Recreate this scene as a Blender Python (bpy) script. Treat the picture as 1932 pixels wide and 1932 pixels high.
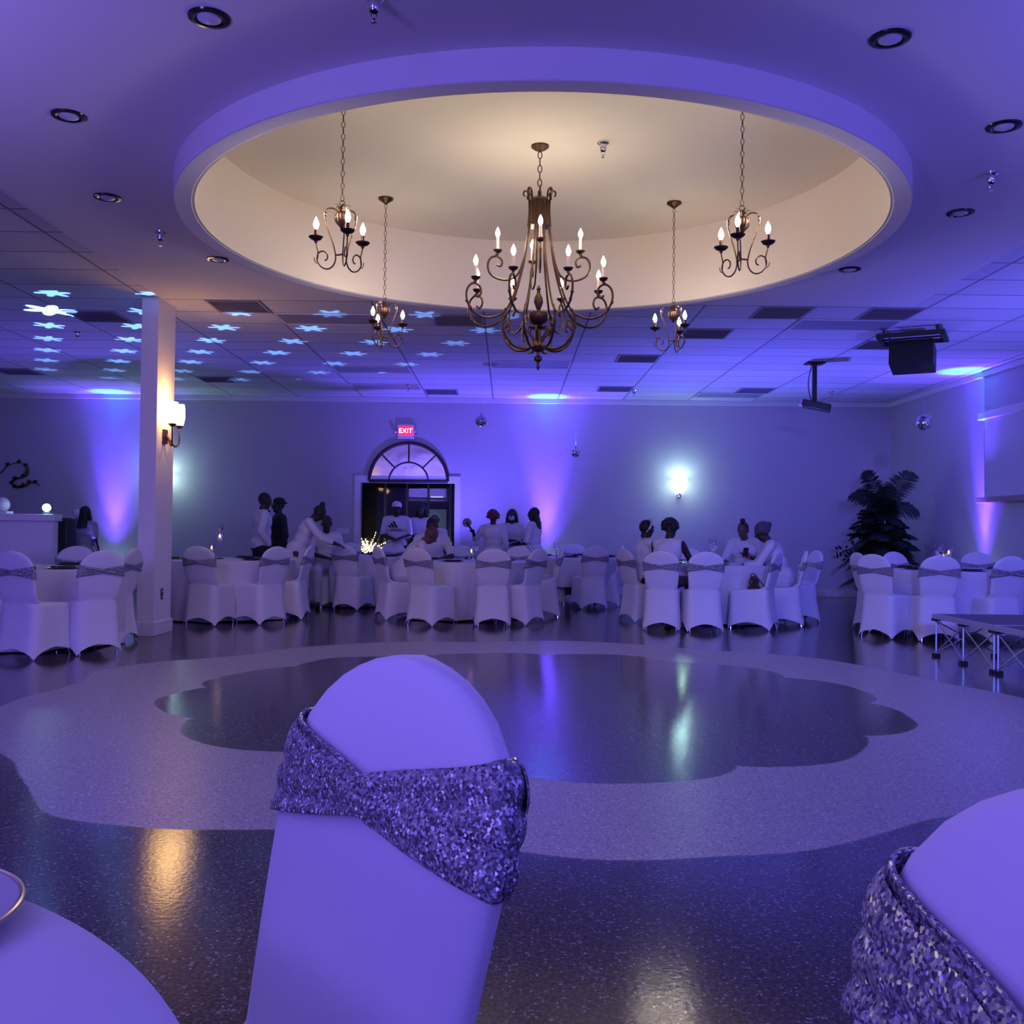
import bpy, math, random
from mathutils import Vector, Matrix, Euler
random.seed(7)
PI = math.pi; R = math.radians
scn = bpy.context.scene
for o in list(bpy.data.objects): bpy.data.objects.remove(o)
COL = scn.collection

# ------------------------------------------------------------------ camera
CAM = Vector((0, 0, 1.165)); FPX = 1880.0
cd = bpy.data.cameras.new('camera'); cam = bpy.data.objects.new('camera', cd); COL.objects.link(cam)
cd.sensor_width = 36; cd.lens = 36*FPX/1932; cd.clip_start = .05; cd.clip_end = 200
CR = Matrix.Rotation(R(-.24), 3, 'Z') @ Matrix.Rotation(R(90+1.13), 3, 'X') @ Matrix.Rotation(R(.6), 3, 'Z')
cam.matrix_world = Matrix.Translation(CAM) @ CR.to_4x4()
scn.camera = cam
def ray(px, py): return CR @ Vector(((px-966)/FPX, (966-py)/FPX, -1))
def atz(px, py, z):
    d = ray(px, py); return CAM + d*((z-CAM.z)/d.z)
def aty(px, py, Y):
    d = ray(px, py); return CAM + d*(Y/d.y)
def atx(px, py, X):
    d = ray(px, py); return CAM + d*(X/d.x)

# ------------------------------------------------------------------ world, lights, exposure
w = bpy.data.worlds.new('world'); scn.world = w; w.use_nodes = True
bg = w.node_tree.nodes['Background']; bg.inputs[0].default_value = (.108, .078, .64, 1); bg.inputs[1].default_value = .78
vs = scn.view_settings; vs.view_transform = 'Standard'; vs.look = 'None'; vs.exposure = .22; vs.gamma = 1; vs.use_curve_mapping = False
scn.cycles.use_denoising = True
scn.cycles.max_bounces = 8
scn.cycles.sample_clamp_indirect = 4

def light(name, kind, loc, energy, color, size=.05, rot=None, spot=None, blend=.5, sx=None, sy=None):
    l = bpy.data.lights.new(name, kind); l.energy = energy; l.color = color
    if kind == 'AREA':
        l.shape = 'RECTANGLE'; l.size = sx; l.size_y = sy
    else: l.shadow_soft_size = size
    if kind == 'SPOT': l.spot_size = R(spot); l.spot_blend = blend
    o = bpy.data.objects.new(name, l); COL.objects.link(o); o.location = loc
    if rot is not None: o.rotation_euler = Euler([R(a) for a in rot])
    return o
def aim(o, tgt):
    d = Vector(tgt)-o.location; o.rotation_euler = d.to_track_quat('-Z', 'Y').to_euler()

VIO = (.30, .16, 1.0); BLUE = (.12, .14, 1.0); CYN = (.02, .55, 1.0)
# LED washes behind the camera, aimed up the room, then added upward fill lights
a1 = light('dance_wash', 'AREA', (-3.5, -3.5, 3.0), 85, (.21, .14, 1.0), sx=1.6, sy=1.0); aim(a1, (-1.0, 16, 1.6))
a2 = light('stage_wash', 'AREA', (4.5, -3.5, 2.4), 95, (.17, .16, 1.0), sx=1.2, sy=.8); aim(a2, (4.8, 11, .4))
a3 = light('stage_spot', 'SPOT', (.8, -3.0, 2.6), 2600, (.12, .16, 1.0), size=.15, spot=24, blend=.7); aim(a3, (4.3, 11.6, .5))
a4 = light('added_soffit_fill', 'AREA', (-4.5, -2.5, .3), 190, (.27, .19, 1.0), sx=1.0, sy=1.0); aim(a4, (-1, 5, 3.6))  # no fixture: added fill that brightens the soffit from below
for i_, (ux, uy, ue, uc) in enumerate(((-6.2, 14.5, 260, (.16, .10, 1)), (-.9, 17.6, 150, (.13, .09, 1)), (3.9, 15.3, 190, (.11, .10, 1)), (6.6, 10.2, 130, (.12, .11, 1)), (-5.2, 2.2, 460, (.28, .20, 1)), (5.4, 2.6, 420, (.14, .12, 1)))):
    light('added_ceiling_fill', 'SPOT', (ux, uy, .35), ue*3.2, uc, size=.12, rot=(180, 0, 0), spot=125, blend=.9)  # added spots without fixtures, brighten the tile ceiling and soffit

def uplight_lamps(x, y, nx, ny, k=1.0):
    """beam of an LED can on the floor by a wall; (nx, ny) points from the lamp to the wall"""
    b = light('uplight_core', 'SPOT', (x, y, .28), 1500*k, (.0, .45, 1.0), size=.03, spot=15, blend=.7); aim(b, (x-nx*.02, y-ny*.02, 3.6))
    c = light('uplight_halo', 'SPOT', (x, y, .28), 2000*k, (.11, .045, 1.0), size=.05, spot=30, blend=1.0); aim(c, (x+nx*.30, y+ny*.30, 3.2))
    e = light('uplight_fill', 'SPOT', (x, y, .28), 420*k, (.15, .06, 1.0), size=.05, spot=60, blend=1.0); aim(e, (x-nx*.0, y-ny*.0, 3.5))

# ------------------------------------------------------------------ materials
def mat(name, col, rough=.6, metal=0, emit=None, es=0, bump=None, spec=.5, trans=0, alpha=1, sheen=0, var=None):
    m = bpy.data.materials.new(name); m.use_nodes = True; nt = m.node_tree; b = nt.nodes['Principled BSDF']
    b.inputs['Base Color'].default_value = (*col, 1); b.inputs['Roughness'].default_value = rough; b.inputs['Metallic'].default_value = metal
    b.inputs['Specular IOR Level'].default_value = spec
    if trans: b.inputs['Transmission Weight'].default_value = trans; b.inputs['IOR'].default_value = 1.3
    if sheen: b.inputs['Sheen Weight'].default_value = sheen
    if emit: b.inputs['Emission Color'].default_value = (*emit, 1); b.inputs['Emission Strength'].default_value = es
    tc = None
    if bump or var:
        tc = nt.nodes.new('ShaderNodeTexCoord')
    if bump:
        n = nt.nodes.new('ShaderNodeTexNoise'); n.inputs['Scale'].default_value = bump[0]; n.inputs['Detail'].default_value = 4
        nt.links.new(tc.outputs['Object'], n.inputs['Vector'])
        bp = nt.nodes.new('ShaderNodeBump'); bp.inputs['Strength'].default_value = bump[1]; bp.inputs['Distance'].default_value = .01
        nt.links.new(n.outputs['Fac'], bp.inputs['Height']); nt.links.new(bp.outputs['Normal'], b.inputs['Normal'])
    if var:
        n = nt.nodes.new('ShaderNodeTexNoise'); n.inputs['Scale'].default_value = var[0]; n.inputs['Detail'].default_value = 3
        nt.links.new(tc.outputs['Object'], n.inputs['Vector'])
        mx = nt.nodes.new('ShaderNodeMix'); mx.data_type = 'RGBA'
        mx.inputs[6].default_value = (*col, 1); mx.inputs[7].default_value = (*var[1], 1)
        nt.links.new(n.outputs['Fac'], mx.inputs[0]); nt.links.new(mx.outputs[2], b.inputs['Base Color'])
    return m
M = {}
M['wall'] = mat('wall_paint', (.52, .48, .54), .75, bump=(60, .05))
M['gyp'] = mat('plaster_paint', (.76, .72, .75), .85, bump=(40, .04))
M['cream'] = mat('cream_paint', (.80, .71, .56), .85, bump=(3, .02))
M['white'] = mat('white_trim', (.72, .70, .74), .5, bump=(30, .02))
M['fabric'] = mat('spandex', (.70, .67, .74), .62, bump=(500, .05), sheen=.15)
M['cloth'] = mat('table_linen', (.66, .63, .70), .75, bump=(350, .08))
M['iron'] = mat('bronzed_iron', (.05, .03, .024), .36, .85, bump=(90, .3), var=(35, (.14, .065, .035)))
M['candle'] = mat('candle_sleeve', (.85, .72, .5), .5, emit=(1, .6, .3), es=.06, bump=(60, .05))
M['bulb'] = mat('bulb_glow', (1, .9, .7), .3, emit=(1, .82, .60), es=25)
M['black'] = mat('black_plastic', (.012, .012, .015), .45, bump=(200, .05))
M['blackg'] = mat('black_gloss', (.01, .01, .012), .2, bump=(10, .01))
M['lens'] = mat('frosted_lens', (.62, .6, .66), .35, bump=(80, .03))
M['chrome'] = mat('chrome', (.75, .75, .78), .12, 1, bump=(20, .01))
M['alu'] = mat('aluminium', (.62, .66, .75), .35, .7, bump=(300, .03))
M['stage'] = mat('stage_deck', (.10, .10, .12), .6, bump=(120, .2))
M['glass'] = mat('clear_glass', (.95, .95, 1), .03, trans=1, bump=(5, .01))
M['flame'] = mat('candle_flame', (1, .8, .6), .4, emit=(1, .55, .3), es=14)
M['plate'] = mat('dark_charger', (.03, .025, .05), .25, bump=(40, .02))
M['platew'] = mat('glazed_plate', (.55, .52, .58), .2, bump=(40, .02))
M['rim'] = mat('gold_rim', (.7, .6, .42), .25, .8, bump=(40, .02))
M['bw'] = mat('dark_wood', (.035, .022, .02), .5, bump=(30, .1))
M['mirrorg'] = mat('aged_mirror', (.42, .40, .44), .16, 1, bump=(2.5, .35), var=(4, (.26, .24, .28)))
M['dark'] = mat('night_lobby', (.012, .014, .016), .5, bump=(10, .01))
M['steel'] = mat('mullion', (.14, .15, .13), .5, bump=(50, .05))
M['leaf'] = mat('palm_leaf', (.006, .014, .007), .6, bump=(40, .1))
M['bark'] = mat('bark', (.02, .014, .01), .8, bump=(40, .4))
M['pot'] = mat('planter', (.03, .025, .03), .5, bump=(30, .1))
M['red'] = mat('exit_red', (.9, .02, .05), .4, emit=(1, .01, .05), es=2.2, bump=(30, .01))
M['exitw'] = mat('exit_letter', (1, .8, .8), .4, emit=(1, .62, .62), es=2.2, bump=(30, .01))
M['tilehi'] = mat('troffer_lens', (.62, .60, .66), .5, bump=(90, .1))
M['tilelo'] = mat('grille_grey', (.32, .29, .36), .7, bump=(90, .2))  # darker tone of the vent frame, backing and louvres
M['coolglow'] = mat('sconce_glass', (.9, .95, 1), .4, emit=(.72, 1.0, .85), es=5, bump=(10, .01))
M['warmglow'] = mat('amber_glass', (1, .85, .6), .4, emit=(1, .60, .20), es=11, bump=(10, .01))
M['led'] = mat('led_lamp', (.9, .95, 1), .4, emit=(.45, .75, 1.0), es=40, bump=(10, .01))
M['twig'] = mat('fairy_light', (1, .85, .5), .4, emit=(1, .80, .42), es=5, bump=(10, .01))
M['screen'] = mat('screen_fabric', (.60, .58, .64), .7, bump=(200, .03))
M['hairb'] = mat('black_hair', (.008, .006, .007), .55, bump=(120, .5))
M['hairr'] = mat('auburn_hair', (.10, .022, .02), .6, bump=(120, .6))
M['skin'] = mat('dark_skin', (.035, .017, .012), .55, bump=(80, .05))
M['skin2'] = mat('brown_skin', (.11, .045, .035), .55, bump=(80, .05))
M['shirt'] = mat('white_cotton', (.62, .60, .66), .8, bump=(25, .5))
M['blackc'] = mat('black_cloth', (.01, .01, .014), .8, bump=(25, .3))
M['lace'] = mat('silver_lace', (.42, .40, .48), .5, .3, bump=(140, .8))
M['wrap'] = mat('grey_headwrap', (.07, .06, .09), .7, bump=(40, .4))
M['eyew'] = mat('eye_white', (.16, .14, .15), .3, bump=(20, .01))
M['mask'] = mat('pale_blue_mask', (.35, .45, .75), .7, bump=(60, .1))
M['pink'] = mat('pink_band', (.8, .12, .2), .5, bump=(40, .1))
M['purse'] = mat('brown_leather', (.05, .03, .02), .4, bump=(60, .2))

def sash_mat():
    m = bpy.data.materials.new('silver_sequins'); m.use_nodes = True; nt = m.node_tree; b = nt.nodes['Principled BSDF']
    tc = nt.nodes.new('ShaderNodeTexCoord'); v = nt.nodes.new('ShaderNodeTexVoronoi'); v.inputs['Scale'].default_value = 330
    nt.links.new(tc.outputs['Object'], v.inputs['Vector'])
    s = nt.nodes.new('ShaderNodeVectorMath'); s.operation = 'SUBTRACT'; s.inputs[1].default_value = (.5, .5, .5)
    sc = nt.nodes.new('ShaderNodeVectorMath'); sc.operation = 'SCALE'; sc.inputs['Scale'].default_value = 1.5
    g = nt.nodes.new('ShaderNodeNewGeometry'); ad = nt.nodes.new('ShaderNodeVectorMath'); ad.operation = 'ADD'
    nm = nt.nodes.new('ShaderNodeVectorMath'); nm.operation = 'NORMALIZE'
    nt.links.new(v.outputs['Color'], s.inputs[0]); nt.links.new(s.outputs[0], sc.inputs[0]); nt.links.new(sc.outputs[0], ad.inputs[0])
    nt.links.new(g.outputs['Normal'], ad.inputs[1]); nt.links.new(ad.outputs[0], nm.inputs[0]); nt.links.new(nm.outputs[0], b.inputs['Normal'])
    cr = nt.nodes.new('ShaderNodeValToRGB'); cr.color_ramp.elements[0].color = (.17, .16, .22, 1); cr.color_ramp.elements[1].color = (.95, .92, .98, 1)
    cr.color_ramp.elements[0].position = .35; cr.color_ramp.elements[1].position = .8
    nt.links.new(v.outputs['Color'], cr.inputs[0]); nt.links.new(cr.outputs[0], b.inputs['Base Color'])
    b.inputs['Metallic'].default_value = .68; b.inputs['Roughness'].default_value = .3
    return m
M['sash'] = sash_mat()

def math_n(nt, op, a, b=None, c=None):
    n = nt.nodes.new('ShaderNodeMath'); n.operation = op
    for i, v in enumerate((a, b, c)):
        if v is None: continue
        if isinstance(v, (int, float)): n.inputs[i].default_value = v
        else: nt.links.new(v, n.inputs[i])
    return n.outputs[0]

def floor_mat(cx, cy):
    m = bpy.data.materials.new('polished_terrazzo'); m.use_nodes = True; nt = m.node_tree; b = nt.nodes['Principled BSDF']; L = nt.links.new
    tc = nt.nodes.new('ShaderNodeTexCoord'); sp = nt.nodes.new('ShaderNodeSeparateXYZ'); L(tc.outputs['Object'], sp.inputs[0])
    x = math_n(nt, 'SUBTRACT', sp.outputs[0], cx); y = math_n(nt, 'SUBTRACT', sp.outputs[1], cy)
    r = math_n(nt, 'SQRT', math_n(nt, 'ADD', math_n(nt, 'MULTIPLY', x, x), math_n(nt, 'MULTIPLY', y, y)))
    th = math_n(nt, 'ARCTAN2', y, x)
    wn = nt.nodes.new('ShaderNodeTexNoise'); wn.inputs['Scale'].default_value = .9; wn.inputs['Detail'].default_value = 1; L(tc.outputs['Object'], wn.inputs['Vector'])
    wob = math_n(nt, 'MULTIPLY', math_n(nt, 'SUBTRACT', wn.outputs['Fac'], .5), .35)
    fine = nt.nodes.new('ShaderNodeTexNoise'); fine.inputs['Scale'].default_value = 60; L(tc.outputs['Object'], fine.inputs['Vector'])
    wob = math_n(nt, 'ADD', wob, math_n(nt, 'MULTIPLY', math_n(nt, 'SUBTRACT', fine.outputs['Fac'], .5), .02))
    def lobes(n, ph, amp):
        s = math_n(nt, 'ABSOLUTE', math_n(nt, 'SINE', math_n(nt, 'ADD', math_n(nt, 'MULTIPLY', th, n/2), ph)))
        return math_n(nt, 'MULTIPLY', math_n(nt, 'POWER', s, .7), amp)
    rin = math_n(nt, 'ADD', math_n(nt, 'ADD', lobes(12, .5, .20), wob), 2.33)
    rout = math_n(nt, 'ADD', math_n(nt, 'ADD', math_n(nt, 'MULTIPLY', math_n(nt, 'SINE', math_n(nt, 'ADD', math_n(nt, 'MULTIPLY', th, 9), 1.8)), .11), wob), 3.50)
    def step(a, bb):  # a > b, soft
        return nt_clamp(math_n(nt, 'ADD', math_n(nt, 'MULTIPLY', math_n(nt, 'SUBTRACT', a, bb), 60), .5))
    def nt_clamp(v):
        n = nt.nodes.new('ShaderNodeClamp'); L(v, n.inputs[0]); return n.outputs[0]
    ring = math_n(nt, 'MULTIPLY', step(r, rin), step(rout, r))
    sp1 = nt.nodes.new('ShaderNodeTexNoise'); sp1.inputs['Scale'].default_value = 75; sp1.inputs['Detail'].default_value = 6; sp1.inputs['Roughness'].default_value = .75; L(tc.outputs['Object'], sp1.inputs['Vector'])
    c1 = nt.nodes.new('ShaderNodeValToRGB'); e = c1.color_ramp.elements; e[0].position = .36; e[0].color = (.20, .18, .21, 1); e[1].position = .60; e[1].color = (.42, .39, .47, 1); L(sp1.outputs['Fac'], c1.inputs[0])
    c2 = nt.nodes.new('ShaderNodeValToRGB'); e = c2.color_ramp.elements; e[0].position = .45; e[0].color = (.030, .024, .026, 1); e[1].position = .74; e[1].color = (.22, .18, .17, 1); L(sp1.outputs['Fac'], c2.inputs[0])
    def chips(src, scale, thr, col):
        vo = nt.nodes.new('ShaderNodeTexVoronoi'); vo.inputs['Scale'].default_value = scale; L(tc.outputs['Object'], vo.inputs['Vector'])
        sx_ = nt.nodes.new('ShaderNodeSeparateXYZ'); L(vo.outputs['Color'], sx_.inputs[0])
        on = math_n(nt, 'MULTIPLY', math_n(nt, 'GREATER_THAN', sx_.outputs[0], thr), math_n(nt, 'LESS_THAN', vo.outputs['Distance'], .42))
        m2 = nt.nodes.new('ShaderNodeMix'); m2.data_type = 'RGBA'; L(on, m2.inputs[0]); L(src, m2.inputs[6]); m2.inputs[7].default_value = (*col, 1); return m2.outputs[2]
    light_ = chips(chips(c1.outputs[0], 95, .72, (.12, .10, .13)), 70, .90, (.60, .56, .62))
    dark_ = chips(chips(c2.outputs[0], 110, .93, (.34, .29, .30)), 60, .95, (.22, .18, .19))
    mx = nt.nodes.new('ShaderNodeMix'); mx.data_type = 'RGBA'; L(ring, mx.inputs[0]); L(dark_, mx.inputs[6]); L(light_, mx.inputs[7]); L(mx.outputs[2], b.inputs['Base Color'])
    rr = nt.nodes.new('ShaderNodeMapRange'); L(ring, rr.inputs[0]); rr.inputs[3].default_value = .13; rr.inputs[4].default_value = .34; L(rr.outputs[0], b.inputs['Roughness'])
    b.inputs['Specular IOR Level'].default_value = .42
    n1 = nt.nodes.new('ShaderNodeTexNoise'); n1.inputs['Scale'].default_value = 55; n1.inputs['Detail'].default_value = 5; L(tc.outputs['Object'], n1.inputs['Vector'])
    n2 = nt.nodes.new('ShaderNodeTexNoise'); n2.inputs['Scale'].default_value = 4; n2.inputs['Detail'].default_value = 1; L(tc.outputs['Object'], n2.inputs['Vector'])
    h = math_n(nt, 'ADD', math_n(nt, 'MULTIPLY', n1.outputs['Fac'], .35), math_n(nt, 'MULTIPLY', n2.outputs['Fac'], .22))
    bp = nt.nodes.new('ShaderNodeBump'); bp.inputs['Strength'].default_value = .22; bp.inputs['Distance'].default_value = .006; L(h, bp.inputs['Height']); L(bp.outputs['Normal'], b.inputs['Normal'])
    return m
CX, CY = .22, 7.66
M['floor'] = floor_mat(.17, 7.14)

def tile_mat():
    m = bpy.data.materials.new('acoustic_tile'); m.use_nodes = True; nt = m.node_tree; b = nt.nodes['Principled BSDF']; L = nt.links.new
    tc = nt.nodes.new('ShaderNodeTexCoord'); mp = nt.nodes.new('ShaderNodeMapping'); mp.inputs['Location'].default_value = (.30, .12, 0); L(tc.outputs['Object'], mp.inputs['Vector'])
    br = nt.nodes.new('ShaderNodeTexBrick'); br.offset = 0; br.inputs['Scale'].default_value = 1; br.inputs['Brick Width'].default_value = 1.22; br.inputs['Row Height'].default_value = .61
    br.inputs['Mortar Size'].default_value = .012; br.inputs['Color1'].default_value = (.60, .58, .64, 1); br.inputs['Color2'].default_value = (.72, .70, .76, 1); br.inputs['Mortar'].default_value = (.20, .19, .24, 1)
    L(mp.outputs[0], br.inputs['Vector'])
    n = nt.nodes.new('ShaderNodeTexNoise'); n.inputs['Scale'].default_value = 90; L(tc.outputs['Object'], n.inputs['Vector'])
    bp = nt.nodes.new('ShaderNodeBump'); bp.inputs['Strength'].default_value = .2; bp.inputs['Distance'].default_value = .004; L(n.outputs['Fac'], bp.inputs['Height'])
    L(bp.outputs['Normal'], b.inputs['Normal']); L(br.outputs['Color'], b.inputs['Base Color']); b.inputs['Roughness'].default_value = .7
    return m
M['tile'] = tile_mat()

# ------------------------------------------------------------------ mesh builder
def crom(pts, n=6):
    P = [Vector(p) for p in pts]; out = []
    for i in range(len(P)-1):
        p0 = P[max(i-1, 0)]; p1 = P[i]; p2 = P[i+1]; p3 = P[min(i+2, len(P)-1)]
        for k in range(n):
            t = k/n
            out.append(.5*((2*p1)+(-p0+p2)*t+(2*p0-5*p1+4*p2-p3)*t*t+(-p0+3*p1-3*p2+p3)*t**3))
    out.append(P[-1]); return out

class MB:
    def __init__(s): s.v = []; s.f = []; s.mi = []; s.cur = 0
    def add(s, vs, fs):
        o = len(s.v); s.v += [tuple(p) for p in vs]
        for f in fs: s.f.append(tuple(i+o for i in f)); s.mi.append(s.cur)
    def box(s, c, d, rz=0, bevel=0, rot=None):
        c = Vector(c); mtx = rot if rot is not None else Matrix.Rotation(rz, 3, 'Z'); x, y, z = d[0]/2, d[1]/2, d[2]/2
        vs = [c+mtx @ Vector((a*x, b*y, e*z)) for a in (-1, 1) for b in (-1, 1) for e in (-1, 1)]
        s.add(vs, [(0, 1, 3, 2), (4, 6, 7, 5), (0, 4, 5, 1), (2, 3, 7, 6), (0, 2, 6, 4), (1, 5, 7, 3)]); return s
    def b2(s, x0, x1, y0, y1, z0, z1): return s.box(((x0+x1)/2, (y0+y1)/2, (z0+z1)/2), (x1-x0, y1-y0, z1-z0))
    def lathe(s, prof, c=(0, 0, 0), n=24, mtx=None, flute=0, fn=10):
        vs = []; c = Vector(c)
        for r, z in prof:
            for i in range(n):
                a = 2*PI*i/n; rr = r*(1+flute*math.cos(fn*a)); p = Vector((rr*math.cos(a), rr*math.sin(a), z))
                if mtx is not None: p = mtx @ p
                vs.append(c+p)
        fs = [(j*n+i, j*n+(i+1) % n, (j+1)*n+(i+1) % n, (j+1)*n+i) for j in range(len(prof)-1) for i in range(n)]
        fs.append(tuple(range(n-1, -1, -1))); fs.append(tuple((len(prof)-1)*n+i for i in range(n)))
        s.add(vs, fs); return s
    def tube(s, pts, r, n=8, flat=1):
        P = [Vector(p) for p in pts]; k = len(P)
        rad = r if isinstance(r, (list, tuple)) else [r]*k
        if len(rad) != k: rad = [rad[0]+(rad[-1]-rad[0])*i/(k-1) for i in range(k)]
        up = Vector((0, 0, 1)); vs = []; T0 = (P[1]-P[0]).normalized()
        nrm = T0.cross(up)
        if nrm.length < .1: nrm = T0.cross(Vector((1, 0, 0)))
        nrm.normalize()
        for i in range(k):
            T = (P[min(i+1, k-1)]-P[max(i-1, 0)])
            T = T.normalized() if T.length > 1e-9 else T0
            nrm = nrm-T*nrm.dot(T); nrm.normalize(); bn = T.cross(nrm)
            for j in range(n):
                a = 2*PI*j/n; vs.append(P[i]+nrm*(rad[i]*math.cos(a))+bn*(rad[i]*flat*math.sin(a)))
        fs = [(i*n+j, i*n+(j+1) % n, (i+1)*n+(j+1) % n, (i+1)*n+j) for i in range(k-1) for j in range(n)]
        fs.append(tuple(range(n-1, -1, -1))); fs.append(tuple((k-1)*n+j for j in range(n)))
        s.add(vs, fs); return s
    def ell(s, c, rad, mtx=None, n=14, m=9, noise=0, seed=0):
        c = Vector(c); vs = []; rnd = random.Random(seed)
        for j in range(m+1):
            ph = PI*j/m
            for i in range(n):
                a = 2*PI*i/n; k = 1+noise*(rnd.random()-.5)
                p = Vector((rad[0]*math.sin(ph)*math.cos(a)*k, rad[1]*math.sin(ph)*math.sin(a)*k, rad[2]*math.cos(ph)*k))
                if mtx is not None: p = mtx @ p
                vs.append(c+p)
        s.add(vs, [(j*n+i, (j+1)*n+i, (j+1)*n+(i+1) % n, j*n+(i+1) % n) for j in range(m) for i in range(n)]); return s
    def limb(s, p0, p1, r0, r1, n=10):
        p0 = Vector(p0); p1 = Vector(p1); d = p1-p0; L = max(d.length, 1e-6); q = d.normalized()
        ts = [(-r0*.9, .35*r0), (-r0*.6, .8*r0), (0, r0), (L*.5, (r0+r1)/2), (L, r1), (L+.6*r1, .8*r1), (L+.9*r1, .35*r1)]
        return s.tube([p0+q*t for t, _ in ts], [r for _, r in ts], n)
    def torus(s, c, R0, r, mtx, n=12, m=6, sx=1):
        vs = []; c = Vector(c)
        for i in range(n):
            a = 2*PI*i/n
            for j in range(m):
                b = 2*PI*j/m; vs.append(c+mtx @ Vector(((R0+r*math.cos(b))*math.cos(a), (R0*sx+r*math.cos(b))*math.sin(a), r*math.sin(b))))
        s.add(vs, [(i*m+j, ((i+1) % n)*m+j, ((i+1) % n)*m+(j+1) % m, i*m+(j+1) % m) for i in range(n) for j in range(m)]); return s
    def build(s, name, m, parent=None, smooth=True, **props):
        me = bpy.data.meshes.new(name); me.from_pydata(s.v, [], s.f)
        for mm in (m if isinstance(m, (list, tuple)) else [m]): me.materials.append(mm)
        if isinstance(m, (list, tuple)): me.polygons.foreach_set('material_index', s.mi)
        me.validate(); me.update()
        import bmesh
        bm = bmesh.new(); bm.from_mesh(me); bmesh.ops.recalc_face_normals(bm, faces=bm.faces[:]); bm.to_mesh(me); bm.free()
        if smooth:
            me.polygons.foreach_set('use_smooth', [True]*len(me.polygons))
            try: me.set_sharp_from_angle(angle=R(38))
            except Exception: pass
        o = bpy.data.objects.new(name, me); COL.objects.link(o); o.parent = parent
        for k, v in props.items(): o[k] = v
        return o
def bevel(o, w, seg=2):
    b = o.modifiers.new('edge', 'BEVEL'); b.width = w; b.segments = seg; b.limit_method = 'ANGLE'; return o
def thing(name, label, cat, loc=(0, 0, 0), rz=0, group=None):
    o = bpy.data.objects.new(name, None); COL.objects.link(o); o.location = loc; o.rotation_euler = (0, 0, rz); o.empty_display_size = .1
    o['label'] = label; o['category'] = cat
    if group: o['group'] = group
    return o
def tag(o, label, cat, group=None):
    o['label'] = label; o['category'] = cat
    if group: o['group'] = group
    return o
def dup(root, loc, rz, label, group=None):
    r = root.copy(); COL.objects.link(r); r.location = loc; r.rotation_euler = (0, 0, rz); r['label'] = label
    if group: r['group'] = group
    for ch in list(root.children):
        c = ch.copy(); COL.objects.link(c); c.parent = r
        for g in list(ch.children):
            e = g.copy(); COL.objects.link(e); e.parent = c
    return r
def struct(name, mb, m, smooth=False, parent=None): 
    o = mb.build(name, m, parent, smooth=smooth)
    if parent is None: o['kind'] = 'structure'
    return o
def text_mesh(s, name, m, size, parent, loc, rot, depth=.002):
    c = bpy.data.curves.new(name, 'FONT'); c.body = s; c.size = size; c.align_x = 'CENTER'; c.align_y = 'CENTER'; c.extrude = depth
    t = bpy.data.objects.new(name, c); COL.objects.link(t)
    dg = bpy.context.evaluated_depsgraph_get(); me = bpy.data.meshes.new_from_object(t.evaluated_get(dg))
    bpy.data.objects.remove(t)
    me.materials.clear(); me.materials.append(m)
    o = bpy.data.objects.new(name, me); COL.objects.link(o); o.parent = parent; o.location = loc; o.rotation_euler = rot; return o

# ------------------------------------------------------------------ room
ZT, ZS, ZL, ZR = 3.665, 3.615, 3.443, 4.155     # tile ceiling, plaster soffit, lip, recess
XL, XR, YB, YN = -12.0, 7.2, 18.7, -4.5
SX0, SX1, SY1 = -3.72, 4.3, 10.62
struct('floor', MB().b2(XL, XR, YN, YB, -.1, 0), M['floor'])
# back wall with the doorway opening
DX0, DX1, DZ = aty(679, 1000, YB).x, aty(857, 1000, YB).x, 2.06
struct('wall_back', MB().b2(XL, DX0, YB, YB+.2, 0, 4.3).b2(DX1, XR+.2, YB, YB+.2, 0, 4.3).b2(DX0, DX1, YB, YB+.2, DZ, 4.3), M['wall'])
struct('wall_right', MB().b2(XR, XR+.2, YN, YB, 0, 4.3), M['wall'])
struct('wall_left', MB().b2(XL-.2, XL, YN, YB+.2, 0, 4.3), M['wall'])
bevel(struct('baseboard_back', MB().b2(XL, DX0-.12, YB-.025, YB, 0, .14).b2(DX1+.12, XR, YB-.025, YB, 0, .14), M['white']), .006)
bevel(struct('baseboard_right', MB().b2(XR-.025, XR, YN, YB-.03, 0, .14), M['white']), .006)
bevel(struct('trim_1', MB().b2(XL, XR, YB-.04, YB, ZT-.09, ZT), M['white']), .01)
bevel(struct('trim_2', MB().b2(XR-.04, XR, YN, YB-.04, ZT-.09, ZT), M['white']), .01)
struct('ceiling', MB().b2(XL, SX0, YN, YB, ZT, ZT+.06).b2(SX1, XR, YN, YB, ZT, ZT+.06).b2(SX0, SX1, SY1, YB, ZT, ZT+.06), M['tile'])
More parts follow.
